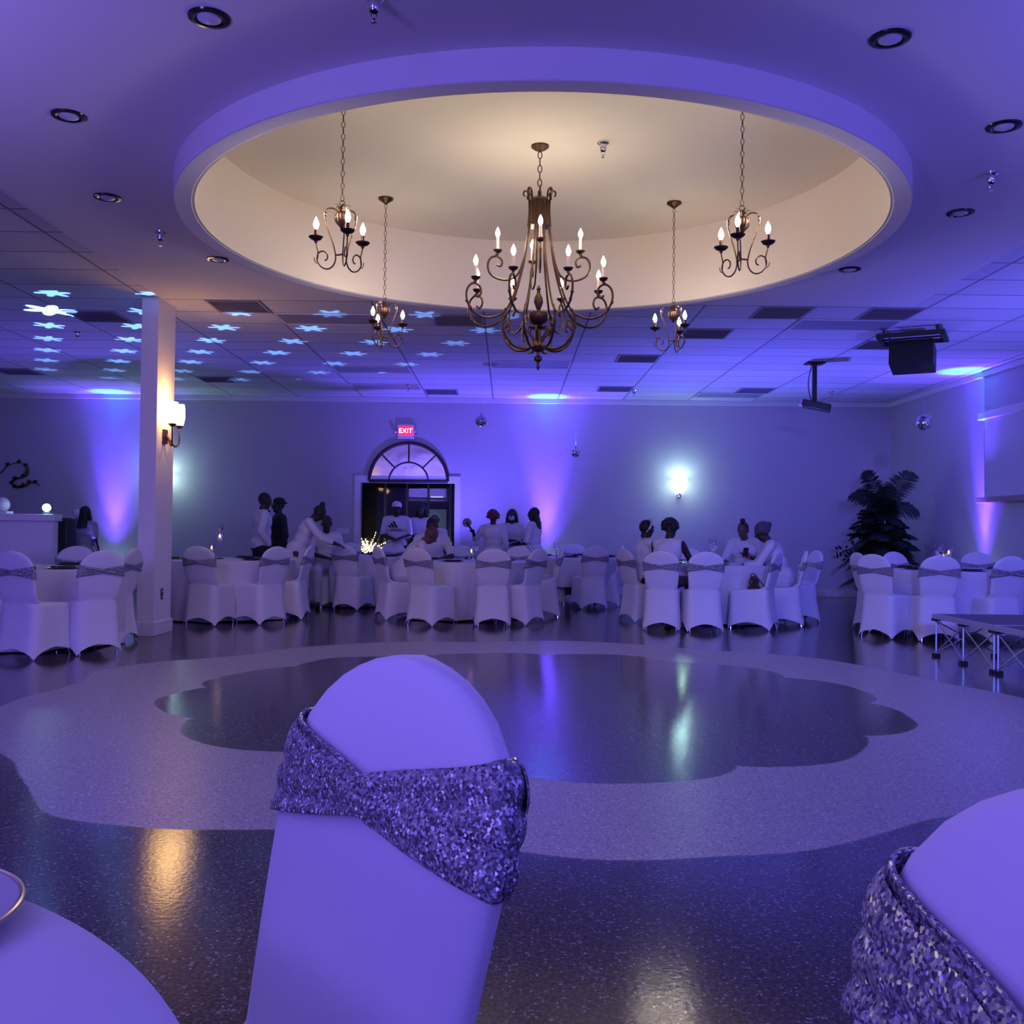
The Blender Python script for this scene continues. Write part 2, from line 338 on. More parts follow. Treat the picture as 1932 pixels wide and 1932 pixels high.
# plaster soffit with round opening, dropped ring and recess
def soffit():
    mb = MB(); n = 144; Rh = 2.60; inner = []; outer = []
    ang = [2*PI*i/n for i in range(n)]
    for cxx, cyy in ((SX0, YN), (SX1, YN), (SX1, SY1), (SX0, SY1)): ang.append(math.atan2(cyy-CY, cxx-CX) % (2*PI))
    ang.sort()
    for a in ang:
        dx, dy = math.cos(a), math.sin(a); ts = []
        if dx > 1e-9: ts.append((SX1-CX)/dx)
        if dx < -1e-9: ts.append((SX0-CX)/dx)
        if dy > 1e-9: ts.append((SY1-CY)/dy)
        if dy < -1e-9: ts.append((YN-CY)/dy)
        t = min(ts); inner.append((CX+Rh*dx, CY+Rh*dy)); outer.append((CX+t*dx, CY+t*dy))
    k = len(ang); vs = [(x, y, ZS) for x, y in inner]+[(x, y, ZS) for x, y in outer]+[(x, y, ZS+.11) for x, y in outer]+[(x, y, ZS+.11) for x, y in inner]
    fs = []
    for i in range(k):
        j = (i+1) % k
        fs += [(i, j, k+j, k+i), (k+i, k+j, 2*k+j, 2*k+i), (2*k+i, 2*k+j, 3*k+j, 3*k+i), (3*k+i, 3*k+j, j, i)]
    mb.add(vs, fs); return mb
struct('ceiling_soffit', soffit(), M['gyp'])
def annulus(r0, r1, z0, z1, n=144):
    mb = MB(); vs = []
    for rr, z in ((r0, z0), (r1, z0), (r1, z1), (r0, z1)):
        vs += [(CX+rr*math.cos(2*PI*i/n), CY+rr*math.sin(2*PI*i/n), z) for i in range(n)]
    fs = [(a*n+i, a*n+(i+1) % n, ((a+1) % 4)*n+(i+1) % n, ((a+1) % 4)*n+i) for a in range(4) for i in range(n)]
    mb.add(vs, fs); return mb
bevel(struct('trim_3', annulus(2.555, 2.68, ZL, ZS+.02), M['gyp'], smooth=True), .008)
rc = annulus(2.54, 2.64, ZL+.004, ZR+.05)
n = 96; rc.lathe([(2.64, ZR), (2.64, ZR+.06)], (CX, CY, 0), n)
struct('ceiling_recess', rc, M['cream'], smooth=True)

# square pier beside the dance floor
PX1 = -3.80; PX0 = -3.98; PY0 = 10.75; PY1 = 11.30
pier = struct('pillar_1', MB().b2(PX0, PX1, PY0, PY1, 0, ZT), M['gyp'])
bevel(struct('pillar_base', MB().b2(PX0-.02, PX1+.02, PY0-.02, PY1+.02, 0, .15), M['white'], parent=pier), .006)
t = thing('power_outlet', 'dark power outlet low on the square pillar', 'outlet', (PX1, 11.0, .44))
bevel(MB().box((.004, 0, 0), (.008, .075, .12)).build('cover_plate', M['blackg'], t), .003)
for dz in (-.03, .03): MB().lathe([(.014, 0), (.014, .004)], (.009, 0, dz), 12, Matrix.Rotation(PI/2, 3, 'Y')).build('socket', M['lens'], t)

# doorway, casing, night lobby behind
bevel(struct('door_1', MB().b2(DX0-.11, DX0, YB-.03, YB+.02, 0, DZ+.11).b2(DX1, DX1+.11, YB-.03, YB+.02, 0, DZ+.11).b2(DX0-.11, DX1+.11, YB-.035, YB+.02, DZ, DZ+.13), M['white']), .006)
struct('wall_lobby', MB().b2(DX0-.6, DX1+.6, YB+2.4, YB+2.5, 0, 2.9).b2(DX0-.7, DX0-.6, YB+.2, YB+2.5, 0, 2.9).b2(DX1+.6, DX1+.7, YB+.2, YB+2.5, 0, 2.9).b2(DX0-.7, DX1+.7, YB+.2, YB+2.5, 2.9, 3.0), M['dark'])
struct('floor_lobby', MB().b2(DX0-.7, DX1+.7, YB+.2, YB+2.5, -.1, 0), M['dark'])
gw = thing('glass_partition', 'glass lobby partition with thin metal mullions behind the doorway', 'partition', (0, YB+1.2, 0))
fr = MB()
for px in (727, 768, 808, 850): X = aty(px, 950, YB+1.2).x; fr.b2(X-.02, X+.02, -.03, .03, 0, 2.5)
fr.b2(DX0-.5, DX1+.5, -.025, .025, 2.45, 2.52)
X1 = aty(768, 950, YB+1.2).x; X2 = aty(850, 950, YB+1.2).x; zb = aty(768, 940, YB+1.2).z; fr.b2(X1, X2, -.02, .02, zb-.02, zb+.02)
fr.build('frame', M['steel'], gw, smooth=False)
MB().b2(DX0-.5, DX1+.5, -.004, .004, 0, 2.45).build('glass_sheet', M['glass'], gw, smooth=False)
p = aty(824, 985, YB+2.38)
t = thing('lit_doorway', 'pale lit inner door with small lamp seen through the lobby glass', 'door', (p.x, YB+2.37, 0))
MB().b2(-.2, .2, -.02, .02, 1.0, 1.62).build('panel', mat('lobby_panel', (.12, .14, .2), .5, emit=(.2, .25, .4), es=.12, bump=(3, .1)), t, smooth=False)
MB().ell((-.05, -.08, 1.42), (.035, .035, .035)).build('lamp', M['coolglow'], t)
MB().b2(-.13, .13, -.05, -.02, 1.86, 1.89).build('light_strip', mat('strip_glow', (.3, .4, .35), .5, emit=(.5, .7, .55), es=.8, bump=(5, .1)), t, smooth=False)

def lit_tree(px, py, Y, h, n, label, seed):
    rnd = random.Random(seed); b = aty(px, py, Y); t = thing('lighted_branch', label, 'lights', (b.x, Y, 0))
    br = MB(); li = MB(); br.lathe([(.07, 0), (.06, .04), (.015, .05)], n=14); br.tube([(0, 0, .04), (0, 0, b.z-.05)], .010, 6)
    for i in range(n):
        a = rnd.uniform(0, 2*PI); el = rnd.uniform(-.2, 1.3); L = h*rnd.uniform(.4, 1)
        d = Vector((math.cos(a)*math.cos(el), math.sin(a)*math.cos(el)*.5, math.sin(el)))
        s0 = Vector((0, 0, b.z-.08)); P = [s0, s0+d*L*.5+Vector((0, 0, .02)), s0+d*L]
        br.tube(crom(P, 3), .004, 5)
        for k in range(7):
            q = s0.lerp(s0+d*L, .25+.75*k/6)+Vector((rnd.uniform(-.01, .01), 0, rnd.uniform(-.01, .01))); li.box(q, (.013, .013, .020), rot=Euler((rnd.random(), rnd.random(), rnd.random())).to_matrix())
    br.build('branches', M['bw'], t); o = li.build('fairy_lights', M['twig'], t); o['kind'] = 'stuff'
lit_tree(697, 1030, YB+.75, .42, 26, 'bright cluster of lit branches just inside the dark doorway beside the light switch', 3)
lit_tree(847, 1030, YB+.75, .16, 9, 'small dim lit branches at the doorway edge beside the standing women', 5)

# arched mirror above the doorway
mx0, mx1 = aty(697, 905, YB).x, aty(845, 905, YB).x; mzb = aty(770, 908, YB).z; mR = (mx1-mx0)/2; mc = (mx0+mx1)/2
t = thing('arched_mirror', 'half round mirror with dark sunburst frame above the doorway', 'mirror', (mc, YB-.03, mzb))
fr = MB(); arc = [(mR*math.cos(PI*i/32), 0, mR*.98*math.sin(PI*i/32)) for i in range(33)]
fr.tube(arc, .032, 8); fr.tube([(-mR, 0, 0), (mR, 0, 0)], .032, 8)
fr.tube([(mR*.5*math.cos(PI*i/24), 0, mR*.48*math.sin(PI*i/24)) for i in range(25)], .016, 8)
for a in (45, 90, 135): fr.tube([(mR*.5*math.cos(R(a)), 0, mR*.48*math.sin(R(a))), (mR*math.cos(R(a)), 0, mR*.98*math.sin(R(a)))], .014, 8)
fr.build('frame', M['bw'], t)
g = MB(); g.add([(0, .012, 0)]+[(x, .012, z) for x, _, z in arc]+[(0, .022, 0)]+[(x, .022, z) for x, _, z in arc],
    [(0, i, i+1) for i in range(1, 33)]+[(34, 34+i+1, 34+i) for i in range(1, 33)])
g.build('mirror_glass', M['mirrorg'], t, smooth=False)
# exit sign
p = aty(766, 815, YB)
t = thing('exit_sign', 'small lit red EXIT sign above the arched mirror', 'sign', (p.x, YB-.03, p.z))
bevel(MB().box((0, 0, 0), (.31, .05, .27)).build('housing', M['white'], t), .008)
MB().box((0, -.028, .015), (.25, .008, .17)).build('red_panel', M['red'], t, smooth=False)
text_mesh('EXIT', 'lettering', M['exitw'], .125, t, (0, -.034, .012), (PI/2, 0, 0))
for s in (-1, 1): MB().ell((s*.2, -.03, -.02), (.035, .035, .035)).tube([(s*.15, 0, .0), (s*.2, -.01, -.01)], .01, 6).build('emergency_lamp', M['chrome'], t)
# switch plates
p = aty(647, 1002, YB); t = thing('light_switch', 'wide pale light switch plate on the back wall beside the doorway', 'switch', (p.x, YB-.006, p.z))
bevel(MB().box((0, 0, 0), (.24, .012, .11)).build('cover_plate', M['white'], t), .004)
for i in range(4): MB().box((-.08+.053*i, -.009, 0), (.012, .012, .028)).build('toggle', M['white'], t, smooth=False)

# sconces
def wall_sconce(px, py, label, bounce):
    p = aty(px, py, YB-.12); t = thing('wall_sconce', label, 'lamp', (p.x, YB-.12, p.z))
    MB().lathe([(.03, -.15), (.09, -.12), (.125, 0), (.13, .13), (.122, .13), (.115, 0)], n=24).build('shade', M['coolglow'], t)
    MB().lathe([(.05, 0), (.045, .012)], (0, .12, -.2), 16, Matrix.Rotation(PI/2, 3, 'X')).tube(crom([(0, .11, -.2), (0, .03, -.23), (0, 0, -.15)]), .009, 8).build('bracket', M['chrome'], t)
    l = light('sconce_glow', 'POINT', (p.x, YB-.25, p.z+.05), bounce, (.50, .95, .85), size=.12); l.parent = None
wall_sconce(1283, 915, 'glowing white glass sconce on the back wall between disco ball and palm', 15)
wall_sconce(310, 905, 'glowing white glass sconce half hidden behind the square pillar', 15)
t = thing('double_sconce', 'amber two candle sconce with dark iron bracket on the square pillar', 'lamp', (PX1, 10.98, 2.17))
bevel(MB().box((.015, 0, 0), (.03, .10, .16)).build('back_plate', M['iron'], t), .004)
for yy, zz in ((-.11, .20), (.11, .20)):
    MB().tube(crom([(.03, 0, .02), (.10, yy*.5, -.10), (.13, yy, -.05), (.13, yy, zz-.09)]), .010, 8).lathe([(.012, zz-.10), (.045, zz-.075), (.05, zz-.065)], (.13, yy, 0), 16).build('arm', M['iron'], t)
    MB().lathe([(.045, zz-.06), (.062, zz+.02), (.062, zz+.10), (.055, zz+.17), (.050, zz+.17), (.056, zz+.02), (.04, zz-.055)], (.13, yy, 0), 20).build('shade', M['warmglow'], t)
light('pillar_glow', 'POINT', (PX1+.14, 10.98, 2.62), 4, (1, .55, .2), size=.08)
light('pillar_glow_low', 'POINT', (PX1+.30, 10.98, 2.30), 3, (1, .55, .2), size=.06)

# LED up-lighters at the walls
ucan = None
for (x, y, nx, ny, k, lab) in ((.72, YB-.32, 0, 1, 1.0, 'LED floor uplight washing the wall behind the standing women'),
                           (-7.35, YB-.32, 0, 1, .95, 'LED floor uplight washing the wall behind the square pillar'),
                           (XR-.30, 15.0, 1, 0, .9, 'LED floor uplight under the screen ledge by the palm'),
                           (XR-.30, 9.2, 1, 0, .7, 'LED floor uplight beside the portable stage')):
    uplight_lamps(x, y, nx, ny, k)
    if ucan is None:
        ucan = thing('floor_uplight', lab, 'lamp', (x, y, 0), 0, 'LED uplights along the walls')
        MB().lathe([(.09, .04), (.10, .06), (.10, .22), (.085, .24), (.08, .22)], n=20).build('can', M['black'], ucan)
        MB().lathe([(.078, .222), (.07, .228)], n=20).build('lens', M['led'], ucan)
        MB().tube([(-.12, 0, 0.005), (-.12, 0, .14), (-.10, 0, .14)], .008, 6).tube([(.12, 0, .005), (.12, 0, .14), (.10, 0, .14)], .008, 6).box((0, 0, .005), (.26, .10, .01)).build('yoke', M['black'], ucan)
    else: dup(ucan, (x, y, 0), 0, lab)

# projection screen casing, ledge on the right wall
za = atx(1850, 786, XR-.06); zb2 = atx(1850, 943, XR-.06)
t = thing('projection_screen', 'wide pale projection screen with casing mounted on the side wall', 'screen', (XR, 0, 0))
bevel(MB().b2(-.11, -.001, 8.5, za.y, za.z-.06, za.z+.05).build('casing', M['white'], t), .01)
MB().b2(-.05, -.03, 8.7, za.y-.12, zb2.z+.03, za.z-.05).build('screen_sheet', M['screen'], t, smooth=False)
bevel(MB().b2(-.13, -.001, 8.5, za.y, zb2.z-.05, zb2.z+.03).build('ledge', mat('ledge_wood', (.30, .22, .22), .5, bump=(20, .1)), t), .008)

# ------------------------------------------------------------------ ceiling fittings
dl = None
DLP = [(395, 33, 'recessed black-trimmed downlight above the dance floor nearest the chandelier chain side', 0), (1679, 72, '', 0), (130, 218, '', 0), (1894, 238, '', 0), (203, 372, '', 0), (1812, 401, '', 0), (411, 489, '', 0), (1603, 508, '', 0)]
DLL = ['largest black-trimmed downlight on the purple-lit side of the plaster ceiling', 'largest black-trimmed downlight on the blue-lit side of the plaster ceiling',
       'second largest black-trimmed downlight on the purple-lit plaster ceiling', 'second largest downlight, cut close by the blue-lit edge of the photo',
       'third black-trimmed downlight from the camera on the pillar side', 'third black-trimmed downlight from the camera on the projector side',
       'smallest black-trimmed downlight, between pillar and round recess', 'smallest black-trimmed downlight, on the projector side beside the round recess']
for (px, py, _, _), lab in zip(DLP, DLL):
    p = atz(px, py, ZS)
    if dl is None:
        dl = thing('recessed_downlight', lab, 'ceiling light', (p.x, p.y, ZS), 0, 'downlights round the ceiling recess')
        MB().lathe([(.060, -.004), (.075, -.012), (.098, -.008), (.102, 0), (.06, 0)], n=32).build('trim_ring', M['blackg'], dl)
        MB().lathe([(.0, -.022), (.03, -.020), (.055, -.010), (.058, -.002)], (.0, .0, 0), n=24).build('lens', M['lens'], dl)
    else: dup(dl, (p.x, p.y, ZS), 0, lab)
sk = None
SPK = [(706, -6, ZS, 'pendent chrome sprinkler at the top edge of the photo'), (1138, 268, ZR, 'pendent chrome sprinkler inside the lit round recess'), (303, 437, ZS, 'pendent chrome sprinkler beside the square pillar top'),
       (1870, 326, ZS, 'pendent chrome sprinkler on the blue-lit plaster near two downlights'), (322, 716, ZT, 'small sprinkler on the tiles just behind the square pillar'), (770, 726, ZT, 'small sprinkler on the tiles above the EXIT sign'),
       (1196, 735, ZT, 'small sprinkler on the tiles between the glowing sconce and doorway'), (1568, 738, ZT, 'small sprinkler on the tiles beside the hanging projector'), (147, 625, ZT, 'small sprinkler on the tiles among the snowflake lights')]
for px, py, z, lab in SPK:
    p = atz(px, py, z)
    if sk is None:
        sk = thing('fire_sprinkler', lab, 'sprinkler', (p.x, p.y, z), 0, 'ceiling sprinklers')
        MB().lathe([(.048, 0), (.046, -.012), (.028, -.024), (.026, -.06), (.02, -.07), (.02, 0)], n=20).build('escutcheon', M['chrome'], sk)
        MB().tube([(-.012, 0, -.06), (-.014, 0, -.09), (0, 0, -.112)], .0035, 6).tube([(.012, 0, -.06), (.014, 0, -.09), (0, 0, -.112)], .0035, 6).lathe([(.005, -.10), (.014, -.118), (.013, -.12)], n=12).build('nozzle', M['chrome'], sk)
    else: dup(sk, (p.x, p.y, z), 0, lab)
# vents and unlit troffers in the tile grid: (x0,y0,x1,y1) px corners on the ceiling plane -> snapped sizes
vent = None; panel = None
def snap(p): return (round((p.x+.30)/.61-.5)+.5)*.61-.30, (round((p.y+.12)/.61-.5)+.5)*.61-.12
VN = [(475, 571, 'grille'), (390, 717, 'grille'), (40, 700, 'grille'), (150, 591, 'grille'), (870, 612, 'grille'), (835, 736, 'grille'), (1175, 678, 'grille'), (1137, 732, 'grille'), (1290, 637, 'grille'), (1445, 736, 'grille'), (1425, 590, 'grille'), (1710, 583, 'grille'), (1645, 657, 'grille')]
VL = ['dark ceiling grille against the plaster edge beyond the pillar', 'dark ceiling grille near the back wall, first past the pillar', 'dark ceiling grille above the wall sculpture', 'dark ceiling grille beside the brightest snowflake light',
      'dark ceiling grille behind the big chandelier arms', 'small dark ceiling grille near the back wall above the EXIT sign', 'dark ceiling grille beside the pale panel over the bright uplight', 'dark ceiling grille close to the cyan ceiling spot', 'dark ceiling grille behind a small far chandelier',
      'dark ceiling grille by the hanging projector pole', 'dark ceiling grille partly cut by the plaster edge', 'largest dark ceiling grille, above the ceiling speaker', 'dark ceiling grille just beside the ceiling speaker']
for (px, py, k), lab in zip(VN, VL):
    x, y = snap(atz(px, py, ZT))
    if vent is None:
        vent = thing('ceiling_vent', lab, 'vent', (x, y, ZT), 0, 'dark grilles in the tile ceiling')
        bevel(MB().b2(-.30, .30, -.30, -.27, -.012, 0).b2(-.30, .30, .27, .30, -.012, 0).b2(-.30, -.27, -.27, .27, -.012, 0).b2(.27, .30, -.27, .27, -.012, 0).build('frame', M['tilelo'], vent, smooth=False), .002)
        MB().b2(-.27, .27, -.27, .27, -.004, -.001).build('backing', M['tilelo'], vent, smooth=False)
        s_ = MB()
        for i in range(9): s_.box((0, -.24+.06*i, -.008), (.54, .03, .003), rot=Matrix.Rotation(.6, 3, 'X'))
        s_.build('louvre', M['tilelo'], vent, smooth=False)
    else: dup(vent, (x, y, ZT), 0, lab)
PN = [(560, 603), (648, 691), (682, 733), (1064, 690), (1605, 622), (1390, 748)]
PL = ['unlit ceiling light panel nearest the plaster edge, beyond the far small chandelier', 'unlit ceiling light panel in the middle of the tiles above the standing men', 'unlit ceiling light panel nearest the back wall above the doorway', 'pale unlit ceiling light panel just beside the big chandelier tip',
      'unlit ceiling light panel beside the ceiling speaker', 'unlit ceiling light panel near the back wall above the glowing sconce']
for (px, py), lab in zip(PN, PL):
    p = atz(px, py, ZT); x = (round((p.x+.30)/1.22-.5)+.5)*1.22-.30; y = (round((p.y+.12)/.61-.5)+.5)*.61-.12
    if panel is None:
        panel = thing('light_troffer', lab, 'ceiling light', (x, y, ZT), 0, 'unlit light panels in the tile ceiling')
        bevel(MB().b2(-.60, .60, -.30, -.275, -.014, 0).b2(-.60, .60, .275, .30, -.014, 0).b2(-.60, -.575, -.275, .275, -.014, 0).b2(.575, .60, -.275, .275, -.014, 0).build('frame', M['white'], panel, smooth=False), .002)
        MB().b2(-.575, .575, -.275, .275, -.006, -.001).build('diffuser', mat('unlit_diffuser', (.30, .29, .36), .4, bump=(200, .3)), panel, smooth=False)
    else: dup(panel, (x, y, ZT), 0, lab)

# projector on a pole
p = atz(1537, 684, ZT); q = aty(1537, 766, p.y)
t = thing('video_projector', 'black video projector hanging from the ceiling on a pole', 'projector', (p.x, p.y, ZT))
dz = q.z-ZT
MB().box((0, 0, -.012), (.26, .2, .024)).tube([(0, 0, 0), (0, 0, dz+.03)], .035, 12).build('ceiling_pole', M['black'], t)
rt = Euler((0, R(13), R(-18))).to_matrix()
bevel(MB().box((.03, 0, dz), (.40, .30, .10), rot=rt).build('housing', M['black'], t), .015)
MB().lathe([(.045, 0), (.05, .05), (.04, .06)], Vector((.03, 0, dz))+rt @ Vector((-.24, 0, 0)), 16, rt @ Matrix.Rotation(PI/2, 3, 'Y')).build('projector_lens', M['lens'], t)
MB().tube(crom([(-.04, 0, -.02), (-.09, 0, dz*.45), (-.07, 0, dz*.75), (-.03, 0, dz+.04)]), .007, 6).build('cable', M['black'], t)
# ceiling speaker
c = atz(1722, 655, ZT-.2)
t = thing('ceiling_speaker', 'large black loudspeaker box hung from a frame on the tile ceiling', 'speaker', (c.x, c.y, ZT), R(-28))
bevel(MB().box((0, 0, -.32), (.50, .42, .30), rot=Euler((R(-10), 0, 0)).to_matrix()).build('cabinet', M['black'], t), .008)
f = MB()
for s in (-1, 1): f.box((s*.36, 0, -.09), (.05, .62, .05)); f.box((0, s*.29, -.09), (.72, .05, .05)); f.tube([(s*.3, .27, -.02-.09), (s*.3, .27, 0)], .010, 6); f.tube([(s*.3, -.27, -.11), (s*.3, -.27, 0)], .010, 6); f.tube([(s*.2, 0, -.09), (s*.2, 0, -.2)], .012, 6)
f.b2(-.36, .36, -.02, .02, -.10, -.08)
f.build('hanging_frame', M['black'], t, smooth=False)
MB().lathe([(.035, 0), (.032, .006)], (.10, -.205, -.26), 16, Matrix.Rotation(PI/2, 3, 'X')).build('port', M['blackg'], t)

# mirror balls
def ball(px, py, Y, rr, lab):
    p = aty(px, py, Y); t = thing('disco_ball', lab, 'mirror ball', (p.x, Y, p.z), 0, 'hanging disco balls')
    mb = MB(); mm = 14; nn = 26
    vs = []; 
    for j in range(mm+1):
        ph = PI*j/mm
        for i in range(nn): a = 2*PI*i/nn; vs.append((rr*math.sin(ph)*math.cos(a), rr*math.sin(ph)*math.sin(a), rr*math.cos(ph)))
    mb.add(vs, [(j*nn+i, (j+1)*nn+i, (j+1)*nn+(i+1) % nn, j*nn+(i+1) % nn) for j in range(mm) for i in range(nn)])
    mb.build('mirrored_sphere', mat('mirror_tile', (.7, .68, .75), .08, 1, bump=(14, .6)), t, smooth=False)
    MB().lathe([(.015, rr-.005), (.012, rr+.03)], n=10).tube([(0, 0, rr+.02), (0, 0, ZT-p.z)], .0015, 5).build('hanging_wire', M['chrome'], t)
ball(908, 794, 15.5, .095, 'disco ball hanging beside the EXIT sign')
ball(1086, 854, 16.5, .08, 'smallest disco ball, hanging low past the violet light beam')
ball(1744, 797, 12.5, .10, 'disco ball hanging before the corner above the palm')

# ------------------------------------------------------------------ chandeliers
def chain(z0, z1, L=.034, r=.0035):
    mb = MB(); k = max(2, int(abs(z1-z0)/(L*1.5))); st = (z1-z0)/k
    for i in range(k):
        mtx = Matrix.Rotation((i % 2)*PI/2, 3, 'Z') @ Matrix.Rotation(PI/2, 3, 'X')
        mb.torus((0, 0, z0+st*(i+.5)), L*.42, r, mtx, 12, 5, sx=1.9)
    return mb
def candle_parts(t, x, y, z, cl, dark=False, cupr=.036):
    arm = None
    MB().lathe([(.008, -.03), (.012, -.015), (cupr*.7, -.008), (cupr, .004), (cupr*1.05, .010), (cupr*.8, .006), (.012, .004)], (x, y, z), 18).build('drip_cup', M['iron'], t)
    MB().lathe([(.0115, .0), (.0115, cl)], (x, y, z), 12).build('candle_sleeve', M['iron'] if dark else M['candle'], t)
    b = z+cl
    MB().lathe([(.007, 0), (.012, .012), (.0185, .030), (.0165, .048), (.009, .066), (.002, .082)], (x, y, b), 14).build('flame_bulb', M['bulb'], t)
def scroll(cx, cz, r0, turns, a0, sgn=1, n=14):
    out = []
    for i in range(n+1):
        k = i/n; a = a0+sgn*turns*2*PI*k; r = r0*(1-k*.82); out.append((cx+r*math.cos(a), cz+r*math.sin(a)))
    return out
H0 = CAM.z
t = thing('large_chandelier', 'large twelve candle bronze iron chandelier at the centre of the lit recess', 'chandelier', (CX, CY, 0))
MB().lathe([(.07, ZR), (.068, ZR-.012), (.045, ZR-.03), (.012, ZR-.045), (.006, ZR-.05)], n=28).build('canopy', M['iron'], t)
zc = H0+2.64
chain(ZR-.045, zc-.02, .036, .0045).build('chain', M['iron'], t)
cr = MB().lathe([(.085, H0+2.36), (.078, H0+2.45), (.075, H0+2.56), (.05, H0+2.585), (.014, H0+2.60), (.012, H0+2.64)], n=32, flute=.10, fn=8)
for i in range(8):
    a = 2*PI*i/8; pr = [(.076, 2.36), (.078, 2.50), (.082, 2.58), (.095, 2.63), (.118, 2.635), (.125, 2.605), (.110, 2.595)]
    cr.tube(crom([(r*math.cos(a), r*math.sin(a), H0+z) for r, z in pr], 4), [.013]*12+[.011]*13, 6, flat=.6)
cr.build('crown', M['iron'], t)
hub = MB().lathe([(.004, 1.245), (.012, 1.27), (.010, 1.305), (.032, 1.325), (.034, 1.345), (.014, 1.36), (.012, 1.385), (.05, 1.40), (.062, 1.43), (.045, 1.455), (.030, 1.47), (.028, 1.56), (.045, 1.575), (.02, 1.60)], (0, 0, H0), 24)
hub.lathe([(.018, 1.59), (.06, 1.615), (.08, 1.66), (.072, 1.69), (.03, 1.70), (.016, 1.715), (.020, 1.73), (.036, 1.77), (.03, 1.81), (.014, 1.84), (.012, 1.865), (.018, 1.875), (.004, 1.905)], (0, 0, H0), 40, flute=.05, fn=12)
for i in range(6):
    a = 2*PI*i/6+.3; hub.tube([(( .03+r)*math.cos(a), (.03+r)*math.sin(a), H0+z) for r, z in ((0, 1.57), (.05, 1.575), (.06, 1.54), (.02, 1.50), (.01, 1.47))], .008, 6)
hub.build('centre_column', M['iron'], t)
for i in range(8):
    a = R(22.5+45*i); ca, sa = math.cos(a), math.sin(a)
    P3 = lambda L: [(r*ca, r*sa, H0+z) for r, z in L]
    rod = [(.078, 2.38), (.10, 2.24), (.135, 2.05), (.19, 1.86), (.25, 1.72), (.31, 1.655), (.39, 1.62), (.47, 1.62), (.545, 1.66), (.59, 1.74), (.585, 1.82), (.54, 1.865), (.49, 1.85), (.475, 1.80), (.50, 1.765), (.525, 1.785)]
    am = MB().tube(crom(P3(rod), 5), .0085, 7)
    am.tube(crom(P3([(.04, 1.44), (.11, 1.405), (.20, 1.42), (.27, 1.49), (.30, 1.58), (.295, 1.65), (.27, 1.70)]), 5), .0105, 7)
    am.tube(crom(P3([(.30, 1.56), (.25, 1.62), (.235, 1.58), (.255, 1.56)]), 4), .006, 6)
    am.tube(P3([(.545, 1.862), (.522, 1.885), (.52, 1.90)]), .007, 6)
    for kk, (r, z) in enumerate(((.59, 1.73), (.56, 1.68), (.24, 1.455), (.28, 1.515))): am.ell((r*ca, r*sa, H0+z), (.012, .012, .016), n=8, m=5, noise=.3, seed=i*7+kk)
    am.build('arm', M['iron'], t)
    candle_parts(t, .52*ca, .52*sa, H0+1.905, .095)
for a, rr in ((-90, .32), (0, .32), (180, .32), (98, .32)):
    a = R(a); ca, sa = math.cos(a), math.sin(a)
    L = [(.076, 2.38), (.092, 2.24), (.125, 2.08), (.165, 1.985), (.23, 1.945), (.31, 1.95), (.375, 1.99), (.395, 2.06), (.37, 2.115), (.32, 2.125), (.285, 2.09), (.295, 2.05), (.325, 2.06)]
    MB().tube(crom([(r*ca, r*sa, H0+z) for r, z in L], 5), .0085, 7).tube([(.335*ca, .335*sa, H0+2.13), (.32*ca, .32*sa, H0+2.15)], .007, 6).build('arm', M['iron'], t)
    candle_parts(t, rr*ca, rr*sa, H0+2.165, .105)
for i in range(4): light('chandelier_glow', 'POINT', (CX+.36*math.cos(R(45+90*i)), CY+.36*math.sin(R(45+90*i)), H0+2.32), 4.0, (1, .88, .70), size=.05)

